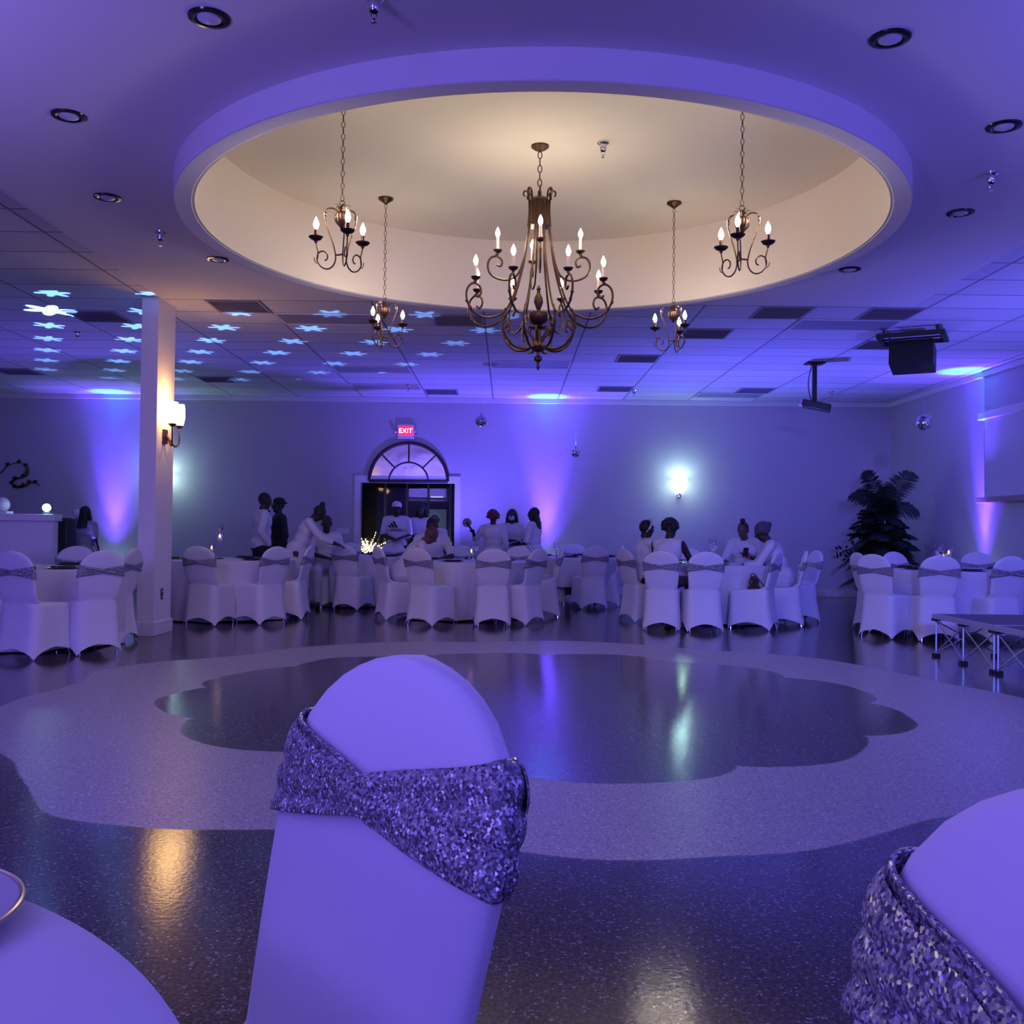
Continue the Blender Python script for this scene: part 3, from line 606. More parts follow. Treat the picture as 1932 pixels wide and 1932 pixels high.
def small_chandelier(x, y, angs, zoff, lab):
    t = thing('small_chandelier', lab, 'chandelier', (x, y, 0), 0, 'three-light chandeliers hanging round the big one')
    MB().lathe([(.068, ZR), (.066, ZR-.014), (.035, ZR-.034), (.010, ZR-.055), (.006, ZR-.06)], n=24).build('canopy', M['iron'], t)
    h = H0+zoff
    chain(ZR-.055, h+2.10, .026, .0026).build('chain', M['iron'], t)
    v = MB().torus((0, 0, h+2.09), .016, .003, Matrix.Rotation(PI/2, 3, 'X')).lathe([(.006, 1.92), (.014, 1.935), (.040, 1.965), (.048, 1.99), (.044, 2.015), (.02, 2.03), (.014, 2.045), (.028, 2.055), (.022, 2.062), (.008, 2.075)], (0, 0, h), 32, flute=.07, fn=10)
    for k in range(5):
        a = 2*PI*k/5; v.tube(crom([(.01*math.cos(a), .01*math.sin(a), h+2.045), (.035*math.cos(a), .035*math.sin(a), h+2.075), (.055*math.cos(a), .055*math.sin(a), h+2.07)], 3), [.006, .006, .006, .005, .004, .003, .002], 5, flat=.4)
    v.build('fluted_vase', M['iron'], t)
    for a in angs:
        a = R(a); ca, sa = math.cos(a), math.sin(a); P3 = lambda L: [(r*ca, r*sa, h+z) for r, z in L]
        L = [(.022, 2.03), (.055, 2.055), (.095, 2.05), (.112, 2.005), (.095, 1.94), (.065, 1.86), (.045, 1.79), (.038, 1.73), (.055, 1.685), (.09, 1.665), (.13, 1.68), (.155, 1.72), (.148, 1.765), (.118, 1.78), (.092, 1.76), (.092, 1.73), (.108, 1.72)]
        am = MB().tube(crom(P3(L), 5), .0048, 6).tube(crom(P3([(.155, 1.72), (.150, 1.77), (.160, 1.81), (.165, 1.835)]), 3), .0045, 6)
        am.tube(crom(P3([(.155, 1.70), (.17, 1.715), (.175, 1.74)]), 3), .003, 5).tube(P3([(.0, 1.76), (.04, 1.755)]), .006, 6).ell(Vector((.108*ca, .108*sa, h+2.02)), (.010, .010, .02), n=8, m=5)
        am.build('arm', M['iron'], t)
        candle_parts(t, .165*ca, .165*sa, h+1.862, .055, dark=True, cupr=.045)
    for a in angs: light('small_chandelier_glow', 'POINT', (x+.165*math.cos(R(a)), y+.165*math.sin(R(a)), h+2.035), 3.3, (1, .88, .72), size=.03)
small_chandelier(CX-1.30, CY-1.32, (180, 292, 45), 0, 'small three-light chandelier hanging by its chain on the pillar side, closer of two')
small_chandelier(CX+1.26, CY-1.32, (-5, 248, 130), 0, 'small three-light chandelier on the projector side, closer of two')
p = atz(728, 374, ZR); small_chandelier(p.x, p.y, (0, 240, 118), -.02, 'small three-light chandelier with visible canopy on the pillar side of the recess')
p = atz(1272, 382, ZR); small_chandelier(p.x, p.y, (180, 298, 62), -.02, 'small three-light chandelier with visible canopy on the projector side of the recess')

# ------------------------------------------------------------------ covered banquet chair
TOP = .955
def sec(z):  # backrest section: half width, back y, front y
    yc = -.02-.115*max(0, (z-.47)/.48)**1.15
    hw = .188+.026*min(1, max(0, (z-.50)/.26))
    th = .034
    if z > .79:
        q = (z-.79)/(TOP-.79); hw *= max(0.0, 1-q**2.3)**.52; th = .034-.016*q**3
    return hw, yc-th, yc+th*.75
def sect_pt(t, hw, yb, yf, p, off=0):
    c, s = math.cos(t), math.sin(t); r = (abs(c)**p+abs(s)**p)**(-1/p); hd = (yf-yb)/2; m_ = (yf+yb)/2
    return (hw+off)*c*r, m_+(hd+off)*s*r
def cover_mesh(N=56):
    vs = []; rows = []
    zs = [TOP, TOP-.002, TOP-.008, TOP-.018, TOP-.032, TOP-.052, TOP-.08, TOP-.115, .80, .76, .70, .64, .58, .54]
    for z in zs:
        hw, yb, yf = sec(z); rows.append(('b', z, max(hw, .004), yb, yf, 3.0))
    rows += [('b', .515, .187, -.055, .03, 3.2), ('b', .498, .188, -.054, .085, 3.6), ('b', .489, .190, -.052, .20, 4.2), ('b', .485, .194, -.052, .33, 5), ('b', .478, .199, -.052, .405, 5.5), ('b', .460, .203, -.052, .428, 6), ('b', .43, .205, -.052, .434, 6.5)]
    for k in range(1, 13):
        q = k/12; rows.append(('h', q, .205+.030*q**1.6, -.052-.055*q**1.5, .434+.020*q**1.6, 6.5))
    for kind, z, hw, yb, yf, p in rows:
        for i in range(N):
            t = 2*PI*i/N
            x, y = sect_pt(t, hw, yb, yf, p)
            c, s = abs(math.cos(t)), abs(math.sin(t)); cc = min(c, s)/max(c, s)
            if kind == 'h':
                zz = .43+(.004+.095*(1-cc**1.6)**.75-.43)*z
                pull = 1-.055*z*(1-cc)
                ym = (yb+yf)/2; x *= pull if c > s else 1; y = ym+(y-ym)*(pull if s > c else 1)
            else: zz = z
            vs.append((x, y, zz))
    fs = [tuple(range(N))]
    for j in range(len(rows)-1):
        for i in range(N): fs.append((j*N+i, j*N+(i+1) % N, (j+1)*N+(i+1) % N, (j+1)*N+i))
    mb = MB(); mb.add(vs, fs); return mb
def sash_mesh(zc, hp, he, NU=64, NV=13, s0=.0, fold=.004, tilt=0):
    """band round the backrest, gathered to a knot at front and back"""
    vs = []
    for i in range(NU):
        t = 2*PI*i/NU; sx = math.cos(t); u = sx-s0
        wd = hp+(he-hp)*min(1, abs(u)*1.04)**.95
        for j in range(NV):
            v = -1+2*j/(NV-1); z = zc+v*wd+tilt*u*(1-abs(u))
            hw, yb, yf = sec(z); ridge = abs(math.sin((v+1)*PI*1.5+(1.2 if sx > s0 else 0)))
            off = .007+fold*ridge+.010*math.exp(-(u/.16)**2)*(1-abs(v)*.5) if abs(math.sin(t)) > .1 else .007+fold*ridge
            x, y = sect_pt(t, hw, yb, yf, 3.0, off); vs.append((x, y, z))
    fs = [(i*NV+j, ((i+1) % NU)*NV+j, ((i+1) % NU)*NV+j+1, i*NV+j+1) for i in range(NU) for j in range(NV-1)]
    mb = MB(); mb.add(vs, fs)
    return mb
def cross_strip(zc, dz, hw_, s0=0.0):
    """narrow fold that crosses over the knot, on both faces"""
    mb = MB()
    for side in (1, -1):
        vs = []; K = 28; NV = 5
        for i in range(K+1):
            sx = -.97+1.94*i/K; t = math.acos(max(-1, min(1, sx)))*side
            u = sx-s0; z0 = zc+dz*(u if side > 0 else -u)
            for j in range(NV):
                v = -1+2*j/(NV-1); z = z0+v*hw_*(.45+.75*abs(u)); h, yb, yf = sec(z)
                x, y = sect_pt(t, h, yb, yf, 3.0, .013+.009*math.exp(-(u/.2)**2)+.003*(1-v*v)); vs.append((x, y, z))
        mb.add(vs, [(i*NV+j, (i+1)*NV+j, (i+1)*NV+j+1, i*NV+j+1) for i in range(K) for j in range(NV-1)])
    return mb
chair0 = thing('banquet_chair', 'x', 'chair')
c_ = cover_mesh().build('spandex_cover', M['fabric'], chair0)
sm = sash_mesh(.765, .020, .055); sb = sm.build('sequin_sash', M['sash'], chair0)
so = sb.modifiers.new('thick', 'SOLIDIFY'); so.thickness = .004
k_ = cross_strip(.765, .05, .014).build('sash_fold', M['sash'], sb)
for sx in (-1, 1):
    for y in (-.075, .415): MB().tube([(sx*.150, (.36 if y > 0 else -.02), .28), (sx*.180, (.405 if y > 0 else -.065), .0)], [.010, .009], 8).build('leg', M['chrome'], chair0)
used = [False]
def chair(x, y, deg, lab, grp, s=1.0):
    """deg: heading of the seat, 0 = away from the camera, + = turned towards the stage side"""
    if not used[0]:
        used[0] = True; chair0.location = (x, y, 0); chair0.rotation_euler = (0, 0, R(-deg)); chair0['label'] = lab; chair0['group'] = grp; return chair0
    return dup(chair0, (x, y, 0), R(-deg), lab, grp)
def chpx(px, py, deg, lab, grp):
    p = atz(px, py, 0); return chair(p.x, p.y, deg, lab, grp)
def chY(px, Y, deg, lab, grp):
    p = aty(px, 1000, Y); return chair(p.x, Y, deg, lab, grp)

# ------------------------------------------------------------------ round tables under cloths
def cloth(x, y, lab, r=.90, folds=11, seed=0, low=.02, ztop=.765, taper=.93):
    rnd = random.Random(seed); N = 132; rows = []
    for rr in (.001, .35, .7, .93, .985): rows.append((r*rr, ztop, 0))
    rows += [(r*1.003, ztop-.006, 0), (r*1.006, ztop-.03, .05)]
    for k in range(1, 11):
        q = k/10; rows.append((r*(1+(taper-1)*q), ztop-.03-(ztop-.03-low)*q, .1+.9*q))
    vs = []; ph = [rnd.random()*6 for _ in range(3)]
    for rr, z, am in rows:
        for i in range(N):
            a = 2*PI*i/N; f = am*(.045*math.sin(folds*a+ph[0])+.022*math.sin((folds+4)*a+ph[1]))
            vs.append(((rr+f)*math.cos(a), (rr+f)*math.sin(a), z+am*.008*math.sin(5*a+ph[2])))
    mb = MB(); mb.add(vs, [tuple(range(N))]+[(j*N+i, j*N+(i+1) % N, (j+1)*N+(i+1) % N, (j+1)*N+i) for j in range(len(rows)-1) for i in range(N)])
    o = mb.build('tablecloth', M['cloth']); o.location = (x, y, 0); tag(o, lab, 'tablecloth', 'white cloths on the round tables'); return o
ZTOP = .765
plate0 = None
PSIDE = ['on the stage-ward side', 'on the back-wall side', 'on the far pillar-ward side', 'on the pillar-ward side', 'on the camera side', 'on the close stage-ward side']
def plates(x, y, angs, where, skip=()):
    global plate0
    for i, a in enumerate(angs):
        a = R(a); loc = (x+.62*math.cos(a), y+.62*math.sin(a), ZTOP); lab = 'dark place setting '+PSIDE[i]+' of the '+where
        if plate0 is None:
            plate0 = thing('dinner_plate', lab, 'plate', loc, 0, 'place settings on the '+where)
            MB().lathe([(.02, 0), (.11, .003), (.155, .012), (.158, .015), (.15, .016), (.10, .008), (.02, .006)], n=32).build('charger', M['plate'], plate0)
            MB().box((0, .0, .020), (.10, .20, .014)).build('napkin', M['blackc'], plate0)
        else: dup(plate0, loc, a, lab, 'place settings on the '+where)
def glass_candle(x, y, h, r, lab, tall=False, lit=True):
    t = thing('candle_vase', lab, 'candle holder', (x, y, ZTOP))
    g = MB()
    if tall:
        g.lathe([(.055, 0), (.06, .008), (.012, .02), (.010, h*.5), (.05, h*.56), (.055, h*.72), (.018, h*.78), (.014, h*.80), (.045, h*.86), (.052, h), (.048, h), (.04, h*.87), (.005, h*.83), (.003, h*.02)], n=20)
        fz = h*.62
    else:
        g.lathe([(r*.9, 0), (r, .006), (r*.95, h*.4), (r*.6, h*.5), (r*1.1, h), (r*1.03, h), (r*.5, h*.52), (.004, h*.5)], n=20); fz = h*.72
    g.build('glass', M['glass'], t)
    MB().lathe([(.022, fz-.03), (.022, fz-.005), (.004, fz)], n=14).build('tealight', M['candle'], t)
    if lit: MB().lathe([(.003, fz), (.010, fz+.01), (.009, fz+.022), (.001, fz+.038)], n=10).build('flame', M['flame'], t)

W = {'A': 'table by the half wall', 'B': 'table behind the square pillar', 'C': 'table by the doorway', 'D': 'table before the seated bald guest', 'E': 'back table by the violet light',
     'F': 'table below the glowing sconce', 'G': 'table beside the portable stage', 'N': 'table in front of the camera'}
TB = {'A': (-4.72, 9.95), 'B': (-3.72, 13.15), 'C': (-2.28, 15.75), 'D': (-.60, 13.60), 'E': (1.12, 16.45), 'F': (2.80, 13.38), 'G': (5.45, 12.05)}
cloth(*TB['A'], 'white tablecloth between the covered chairs by the half wall', seed=1)
cloth(*TB['B'], 'white tablecloth with glass candle vases, behind the square pillar', seed=2)
cloth(*TB['C'], 'white tablecloth in front of the dark doorway, mostly behind chairs', seed=3)
cloth(*TB['D'], 'white tablecloth the man in the white T-shirt leans on', seed=4)
cloth(*TB['E'], 'short shaded tablecloth at the back by the violet light', seed=5, low=.30)
cloth(*TB['F'], 'white tablecloth below the glowing wall sconce', seed=6)
cloth(*TB['G'], 'white tablecloth behind the portable stage', seed=7, low=.12)
cloth(-1.02, .36, 'large smooth white tablecloth at the bottom corner, with one pale plate on it', r=.885, seed=8, low=.05)
lg = thing('folding_table', 'dark folding table legs under the short shaded cloth at the back', 'table', (TB['E'][0], TB['E'][1], 0))
MB().lathe([(.87, .72), (.88, .735), (.88, .755), (.87, .760)], n=48).build('tabletop', M['bw'], lg)
for sx in (-.45, .45):
    for sy in (-.28, .28): MB().tube([(sx, sy, .72), (sx, sy, 0)], .014, 8).build('leg', M['alu'], lg)
MB().tube([(-.45, -.28, .12), (-.45, .28, .12)], .010, 6).tube([(.45, -.28, .12), (.45, .28, .12)], .010, 6).build('stretcher', M['alu'], lg)
for k in 'ABCDEFG':
    x, y = TB[k]; plates(x, y, [20+60*i for i in range(6)], W[k])
t = thing('cream_plate', 'pale plate with gold rim on the cloth closest to the camera', 'plate', (-.643, .985, ZTOP))
MB().lathe([(.03, 0), (.10, .003), (.158, .016), (.150, .018), (.10, .008), (.03, .006)], n=64).build('dish', M['platew'], t)
MB().torus((0, 0, .017), .155, .0032, Matrix.Identity(3), 72, 8).build('gold_rim', M['rim'], t)
# centrepieces
def cpos(px, Y): p = aty(px, 1000, Y); return p.x, Y
x, y = cpos(415, 13.1); glass_candle(x, y, .46, .05, 'tall stemmed glass candle holder on the table behind the pillar', True)
x, y = cpos(400, 12.7); glass_candle(x, y, .20, .045, 'short glass candle holder on the table behind the pillar')
x, y = cpos(897, 13.7); glass_candle(x, y, .26, .045, 'stemmed glass candle holder beside the hand fan', True, lit=False)
x, y = cpos(890, 13.3); glass_candle(x, y, .17, .045, 'short lit glass candle cup before the standing women')
x, y = cpos(1050, 16.3); glass_candle(x, y, .24, .045, 'small glass vase on the shaded back table', True, lit=False)
x, y = cpos(1345, 12.9); glass_candle(x, y, .34, .05, 'clear glass centrepiece under the glowing wall sconce', True, lit=False)
x, y = cpos(1336, 13.15); glass_candle(x, y, .22, .045, 'shorter clear glass cup beside the tall centrepiece below the sconce', False, lit=False)
x, y = cpos(1772, 12.1); glass_candle(x, y, .30, .06, 'stemmed glass vase on the table by the stage', True, lit=False)
x, y = cpos(1790, 11.9); glass_candle(x, y, .27, .05, 'cut glass cylinder vase with flame on the table by the stage', False)
x, y = cpos(1780, 12.35); glass_candle(x, y, .20, .04, 'low glass candle cup behind the two vases by the stage', False)
# hand fan, moved into a hand further down
fan = t = thing('hand_fan', 'round grey paddle fan with black handle held above the table', 'fan', (0, 0, 0))
MB().lathe([(.070, -.003), (.073, 0), (.070, .003)], n=28, mtx=Matrix.Rotation(PI/2, 3, 'X')).build('paddle', mat('grey_paper', (.22, .2, .28), .7, bump=(40, .1)), t)
MB().tube([(-.01, -.008, .01), (.085, -.01, -.13)], [.012, .016], 8).build('handle', M['blackg'], t)

# ---- chairs
G = 'covered chairs at the '
chpx(38, 1243, 16, 'largest covered chair at the photo edge by the half wall, seen from behind', G+W['A'])
chpx(180, 1233, -48, 'covered chair with X sash seen from behind, between largest edge chair and pillar', G+W['A'])
chpx(228, 1212, -84, 'bright blue-lit covered chair in front of the square pillar', G+W['A'])
chY(138, 11.02, 176, 'covered chair facing the camera below the standing woman in lace', G+W['A'])
chpx(382, 1180, 14, 'covered chair seen from behind, just past the square pillar', G+W['B'])
chpx(508, 1177, -52, 'covered chair in front of the standing men, seen from behind', G+W['B'])
chpx(566, 1167, -86, 'covered chair in side view under the bending woman', G+W['B'])
chY(303, 13.4, 70, 'covered chair mostly hidden by the square pillar', G+W['B'])
chpx(655, 1151, 22, 'dim covered chair seen from behind, before the doorway table', G+W['C'])
ch_p5 = chY(612, 15.25, 150, 'covered chair the seated man beside the light switch sits on', G+W['C'])
chY(655, 16.75, 200, 'dim covered chair beyond the doorway table, by the wall switch', G+W['C'])
chY(742, 16.85, 175, 'dim covered chair under the man in the white cap', G+W['C'])
ch_p9 = chpx(728, 1168, 62, 'covered chair the bald bending guest sits on', G+W['D'])
chpx(797, 1180, 34, 'covered chair pulled out beside the bald bending guest', G+W['D'])
chpx(929, 1181, -4, 'covered chair seen squarely from behind, before the standing women', G+W['D'])
chpx(1000, 1178, -54, 'turned empty covered chair with its seat facing the table of the man in T-shirt', G+W['D'])
chY(1043, 13.75, -92, 'covered chair hidden behind the turned empty chair', G+W['D'])
ch_p10 = chY(812, 14.75, 172, 'covered chair the man in the white T-shirt sits on', G+W['D'])
chY(868, 14.85, 184, 'covered chair facing the camera beside the man in T-shirt', G+W['D'])
chY(973, 14.75, 205, 'covered chair facing the camera below the woman in a mask', G+W['D'])
chY(1012, 15.9, 75, 'dim covered chair in side view below the woman in profile', G+W['E'])
chpx(1118, 1149, -16, 'shaded covered chair seen from behind at the back by the violet light', G+W['E'])
chY(1083, 17.6, 184, 'shaded covered chair against the back wall', G+W['E'])
chY(1160, 15.95, -82, 'covered chair in side view behind the woman with a headband', G+W['E'])
ch_p14 = chpx(1192, 1172, 66, 'covered chair the woman with a white headband sits on', G+W['F'])
ch_p15 = chpx(1248, 1189, 12, 'bright blue covered chair seen from behind below the curly-haired woman', G+W['F'])
chpx(1328, 1192, 0, 'bright blue covered chair seen squarely from behind, centred below the sconce', G+W['F'])
chpx(1448, 1188, -60, 'covered chair with a brown handbag on its seat', G+W['F'])
ch_p17 = chpx(1500, 1180, -78, 'covered chair the woman in a headwrap sits on', G+W['F'])
chY(1524, 13.4, -100, 'covered chair in side view just behind the woman in a headwrap', G+W['F'])
chY(1300, 14.3, 188, 'dim covered chair facing the camera beyond the glass centrepiece', G+W['F'])
ch_p16 = chY(1412, 14.15, 205, 'covered chair the woman holding a phone sits on', G+W['F'])
chpx(1658, 1203, 52, 'bright blue covered chair in front of the palm, turned to the stage table', G+W['G'])
chY(1636, 12.2, 82, 'covered chair showing as a sliver behind the bright chair by the palm', G+W['G'])
chpx(1768, 1210, 8, 'bright blue covered chair seen from behind beside the stage corner', G+W['G'])
chY(1893, 11.0, -12, 'greyer covered chair rising behind the stage deck', G+W['G'])
chY(1700, 13.0, 158, 'covered chair facing the camera between the palm and a bright chair', G+W['G'])
chY(1848, 13.25, 192, 'covered chair facing the camera beneath the screen ledge', G+W['G'])
# two chairs right before the camera, larger gathered sashes of their own
def zmap(mb):
    mb.v = [(x, y, z if z < .46 else .46+(z-.46)*1.12) for x, y, z in mb.v]; return mb
def near_chair(x, y, deg, lab, s0, tilt):
    t = thing('banquet_chair', lab, 'chair', (x, y, 0), R(-deg), 'covered chairs closest to the camera')
    zmap(cover_mesh(112)).build('spandex_cover', M['fabric'], t)
    b = zmap(sash_mesh(.818, .020, .060, 128, 33, s0, .006, tilt)).build('sequin_sash', M['sash'], t); m_ = b.modifiers.new('thick', 'SOLIDIFY'); m_.thickness = .004
    zmap(cross_strip(.818, .035, .018, s0)).build('sash_fold', M['sash'], b)
    for sx in (-1, 1):
        for yy in (-.075, .415): MB().tube([(sx*.150, (.36 if yy > 0 else -.02), .28), (sx*.180, (.405 if yy > 0 else -.065), .0)], [.010, .009], 8).build('leg', M['chrome'], t)
near_chair(-.214, 1.11, 228, 'largest covered chair in the middle, with its silver sequin sash facing the camera', .02, .0)
near_chair(.250, .548, 255, 'covered chair cut by the bottom corner, its sequin sash turned to the camera', .1, 0)
# handbag on the chair
p = atz(1448, 1188, 0); fx, fy = math.sin(R(-58)), math.cos(R(-58))
t = thing('handbag', 'brown handbag with curled strap on the seat of a covered chair', 'bag', (p.x+fx*.17, p.y+fy*.17, .486), R(50))
bg_ = MB().ell((0, 0, .085), (.11, .05, .085), n=20, m=12).box((0, 0, .02), (.18, .08, .04)); bg_.build('body', M['purse'], t)
MB().tube(crom([(-.09, 0, .12), (-.14, -.03, .19), (-.05, -.05, .17), (-.13, -.11, .03), (-.04, -.15, .012), (.05, -.12, .02), (.09, -.02, .12)]), .007, 6).build('strap', M['purse'], t)

# ------------------------------------------------------------------ portable stage
st = 1.22; sx0, sy1 = 4.13, 9.70; zt = .41
riser0 = None; deckl = ['corner deck panel of the portable stage', 'deck panel of the portable stage at the photo edge', 'rear deck panel of the portable stage away from the chairs', 'inner deck panel of the portable stage']
for i, (ix, iy) in enumerate(((0, 0), (0, 1), (1, 0), (1, 1))):
    loc = (sx0+st*(ix+.5), sy1-st*(iy+.5), 0)
    if riser0 is None:
        riser0 = thing('stage_platform', deckl[0], 'stage', loc, 0, 'panels of the portable stage')
        h = st/2-.006
        MB().b2(-h+.02, h-.02, -h+.02, h-.02, zt-.02, zt).build('deck', M['stage'], riser0, smooth=False)
        e = MB().b2(-h, -h+.025, -h, h, zt-.045, zt+.002).b2(h-.025, h, -h, h, zt-.045, zt+.002).b2(-h+.025, h-.025, -h, -h+.025, zt-.045, zt+.002).b2(-h+.025, h-.025, h-.025, h, zt-.045, zt+.002)
        e.build('edge_frame', M['alu'], riser0, smooth=False)
        q = h-.03; nodes = [(-q, -q), (0, -q), (q, -q), (q, 0), (q, q), (0, q), (-q, q), (-q, 0)]
        for (ax, ay) in nodes:
            MB().tube([(ax, ay, .03), (ax, ay, zt-.05)], .010, 8).build('leg', M['alu'], riser0)
            MB().box((ax, ay, .015), (.06, .06, .03)).build('foot_block', M['black'], riser0, smooth=False)
            MB().box((ax, ay, zt-.055), (.07, .07, .022)).build('corner_block', M['black'], riser0, smooth=False)
        for k in range(8):
            a, b = nodes[k], nodes[(k+1) % 8]
            br = MB().tube([(a[0], a[1], .04), (b[0], b[1], zt-.07)], .007, 6).tube([(a[0], a[1], zt-.07), (b[0], b[1], .04)], .007, 6); br.build('cross_brace', M['alu'], riser0)
    else: dup(riser0, loc, 0, deckl[i])

# ------------------------------------------------------------------ half wall, booth things
hx = aty(97, 1000, 11.35).x; hz = aty(95, 975, 11.35).z
hw_ = struct('wall_half', MB().b2(XL, hx-.02, 11.42, 11.56, 0, hz-.04), M['white'])
bevel(struct('wall_cap', MB().b2(XL, hx+.01, 11.38, 11.60, hz-.05, hz+.03), M['white'], parent=hw_), .01)
p = aty(4, 950, 11.49); MB().b2(p.x-.09, p.x+.09, 11.41, 11.57, hz+.03, hz+.06).ell((p.x, 11.49, hz+.135), (.085, .085, .085), n=24, m=14).build('finial', M['white'], hw_)
p = aty(88, 955, 11.49)
t = thing('effect_light', 'small bright LED effect light on the half wall cap', 'lamp', (p.x, 11.49, hz+.03))
MB().lathe([(.05, 0), (.05, .015), (.03, .02), (.03, .03)], n=16).build('stand', M['black'], t)
MB().ell((0, 0, .075), (.045, .045, .045)).build('glowing_dome', M['led'], t)
GX, GY, GZ = p.x, 11.49, hz+.03+.19
p = aty(112, 1000, 12.6); zt2 = aty(112, 977, 12.6).z
t = thing('tower_speaker', 'tall black speaker tower behind the half wall end', 'speaker', (p.x+.05, 12.6, 0))
bevel(MB().box((0, 0, zt2/2), (.16, .2, zt2)).build('cabinet', M['black'], t), .01); MB().box((.03, -.103, zt2/2), (.08, .008, zt2*.92)).build('grille', M['blackg'], t, smooth=False)
p = aty(131, 1000, 13.2)
t = thing('equipment_case', 'grey dark cabinet beside the black speaker tower', 'cabinet', (p.x-.03, 13.2, 0))
bevel(MB().box((0, 0, .64), (.12, .3, 1.28)).build('body', mat('case_grey', (.06, .05, .09), .6, bump=(80, .1)), t), .012); MB().box((0, -.155, .9), (.07, .012, .03)).build('handle', M['chrome'], t)
p = aty(134, 968, 15.4)
t = thing('round_stage_light', 'small round white lamp on a stand beside the woman in lace', 'lamp', (p.x, 15.6, 0))
MB().lathe([(.12, 0), (.11, .02), (.012, .03), (.012, p.z-.02)], n=20).build('stand', M['black'], t)
MB().ell((0, 0, p.z), (.055, .06, .07)).build('lamp_head', mat('lamp_white', (.8, .8, .9), .3, bump=(20, .01)), t)
# metal ribbon sculpture on the back wall
pts = [(0, 893), (14, 878), (36, 873), (50, 880), (52, 893), (44, 900), (28, 904), (22, 912), (30, 919), (46, 917), (56, 911), (66, 911), (75, 916)]
P = [aty(a, b, YB-.06) for a, b in pts]; c = P[6]
t = thing('wall_sculpture', 'dark curling metal ribbon sculpture on the back wall above the half wall', 'wall decor', (c.x, YB-.06, c.z))
P = [Vector(((q.x-c.x), .03*math.sin(i*1.3), (q.z-c.z))) for i, q in enumerate(P)]
MB().tube(crom([P[0]+Vector((-.25, 0, -.12))]+P, 5), [.022]*20+[.05]*20+[.04]*15+[.02]*11, 8, flat=.35).build('ribbon', M['iron'], t)
dd = MB()
for i in range(1, 12): dd.ell(P[i]+Vector((0, -.02, .02)), (.045, .02, .035), n=7, m=5, noise=.5, seed=i)
dd.build('leaf_cluster', M['iron'], t)

# snowflake gobo: light cast from the dome of the effect light
def gobo(loc, energy):
    l = bpy.data.lights.new('snowflake_beam', 'POINT'); l.energy = energy; l.color = (1, 1, 1); l.shadow_soft_size = .008
    o = bpy.data.objects.new('snowflake_beam', l); COL.objects.link(o); o.location = loc
    l.use_nodes = True; nt = l.node_tree; em = nt.nodes['Emission']; L = nt.links.new
    tc = nt.nodes.new('ShaderNodeTexCoord'); sp = nt.nodes.new('ShaderNodeSeparateXYZ'); L(tc.outputs['Normal'], sp.inputs[0])
    X, Y, Z = sp.outputs
    az_ = math_n(nt, 'MAXIMUM', math_n(nt, 'ABSOLUTE', Z), .01)
    p = math_n(nt, 'DIVIDE', X, az_); q = math_n(nt, 'DIVIDE', Y, az_); C = .40
    qr = math_n(nt, 'ADD', math_n(nt, 'DIVIDE', q, C), .5); iq = math_n(nt, 'FLOOR', qr)
    v = math_n(nt, 'SUBTRACT', math_n(nt, 'SUBTRACT', qr, iq), .5)
    pr = math_n(nt, 'ADD', math_n(nt, 'ADD', math_n(nt, 'DIVIDE', p, C*1.25), .5), math_n(nt, 'MULTIPLY', iq, .38)); u = math_n(nt, 'MULTIPLY', math_n(nt, 'SUBTRACT', math_n(nt, 'FRACT', pr), .5), 1.25)
    r = math_n(nt, 'SQRT', math_n(nt, 'ADD', math_n(nt, 'MULTIPLY', u, u), math_n(nt, 'MULTIPLY', v, v)))
    ph = math_n(nt, 'ARCTAN2', v, u)
    centre = math_n(nt, 'LESS_THAN', math_n(nt, 'SQRT', math_n(nt, 'ADD', math_n(nt, 'MULTIPLY', p, p), math_n(nt, 'MULTIPLY', q, q))), .2)
    lim = math_n(nt, 'MULTIPLY', math_n(nt, 'MULTIPLY', math_n(nt, 'ADD', .85, math_n(nt, 'MULTIPLY', math_n(nt, 'COSINE', math_n(nt, 'MULTIPLY', ph, 6)), .30)), .20), math_n(nt, 'ADD', 1, math_n(nt, 'MULTIPLY', centre, .55)))
    on = math_n(nt, 'LESS_THAN', r, lim)
    rho = math_n(nt, 'SQRT', math_n(nt, 'ADD', math_n(nt, 'MULTIPLY', p, p), math_n(nt, 'MULTIPLY', q, q)))
    up = math_n(nt, 'MULTIPLY', math_n(nt, 'GREATER_THAN', Z, .12), math_n(nt, 'LESS_THAN', rho, 2.5))
    up = math_n(nt, 'MULTIPLY', up, math_n(nt, 'GREATER_THAN', q, -.45))
    amp = math_n(nt, 'ADD', math_n(nt, 'ADD', .35, math_n(nt, 'MULTIPLY', rho, .9)), math_n(nt, 'MULTIPLY', centre, 2.2))
    L(math_n(nt, 'MULTIPLY', math_n(nt, 'MULTIPLY', on, up), amp), em.inputs['Strength'])
    em.inputs['Color'].default_value = (.16, .42, 1, 1)
gobo((GX, GY, GZ), 900)

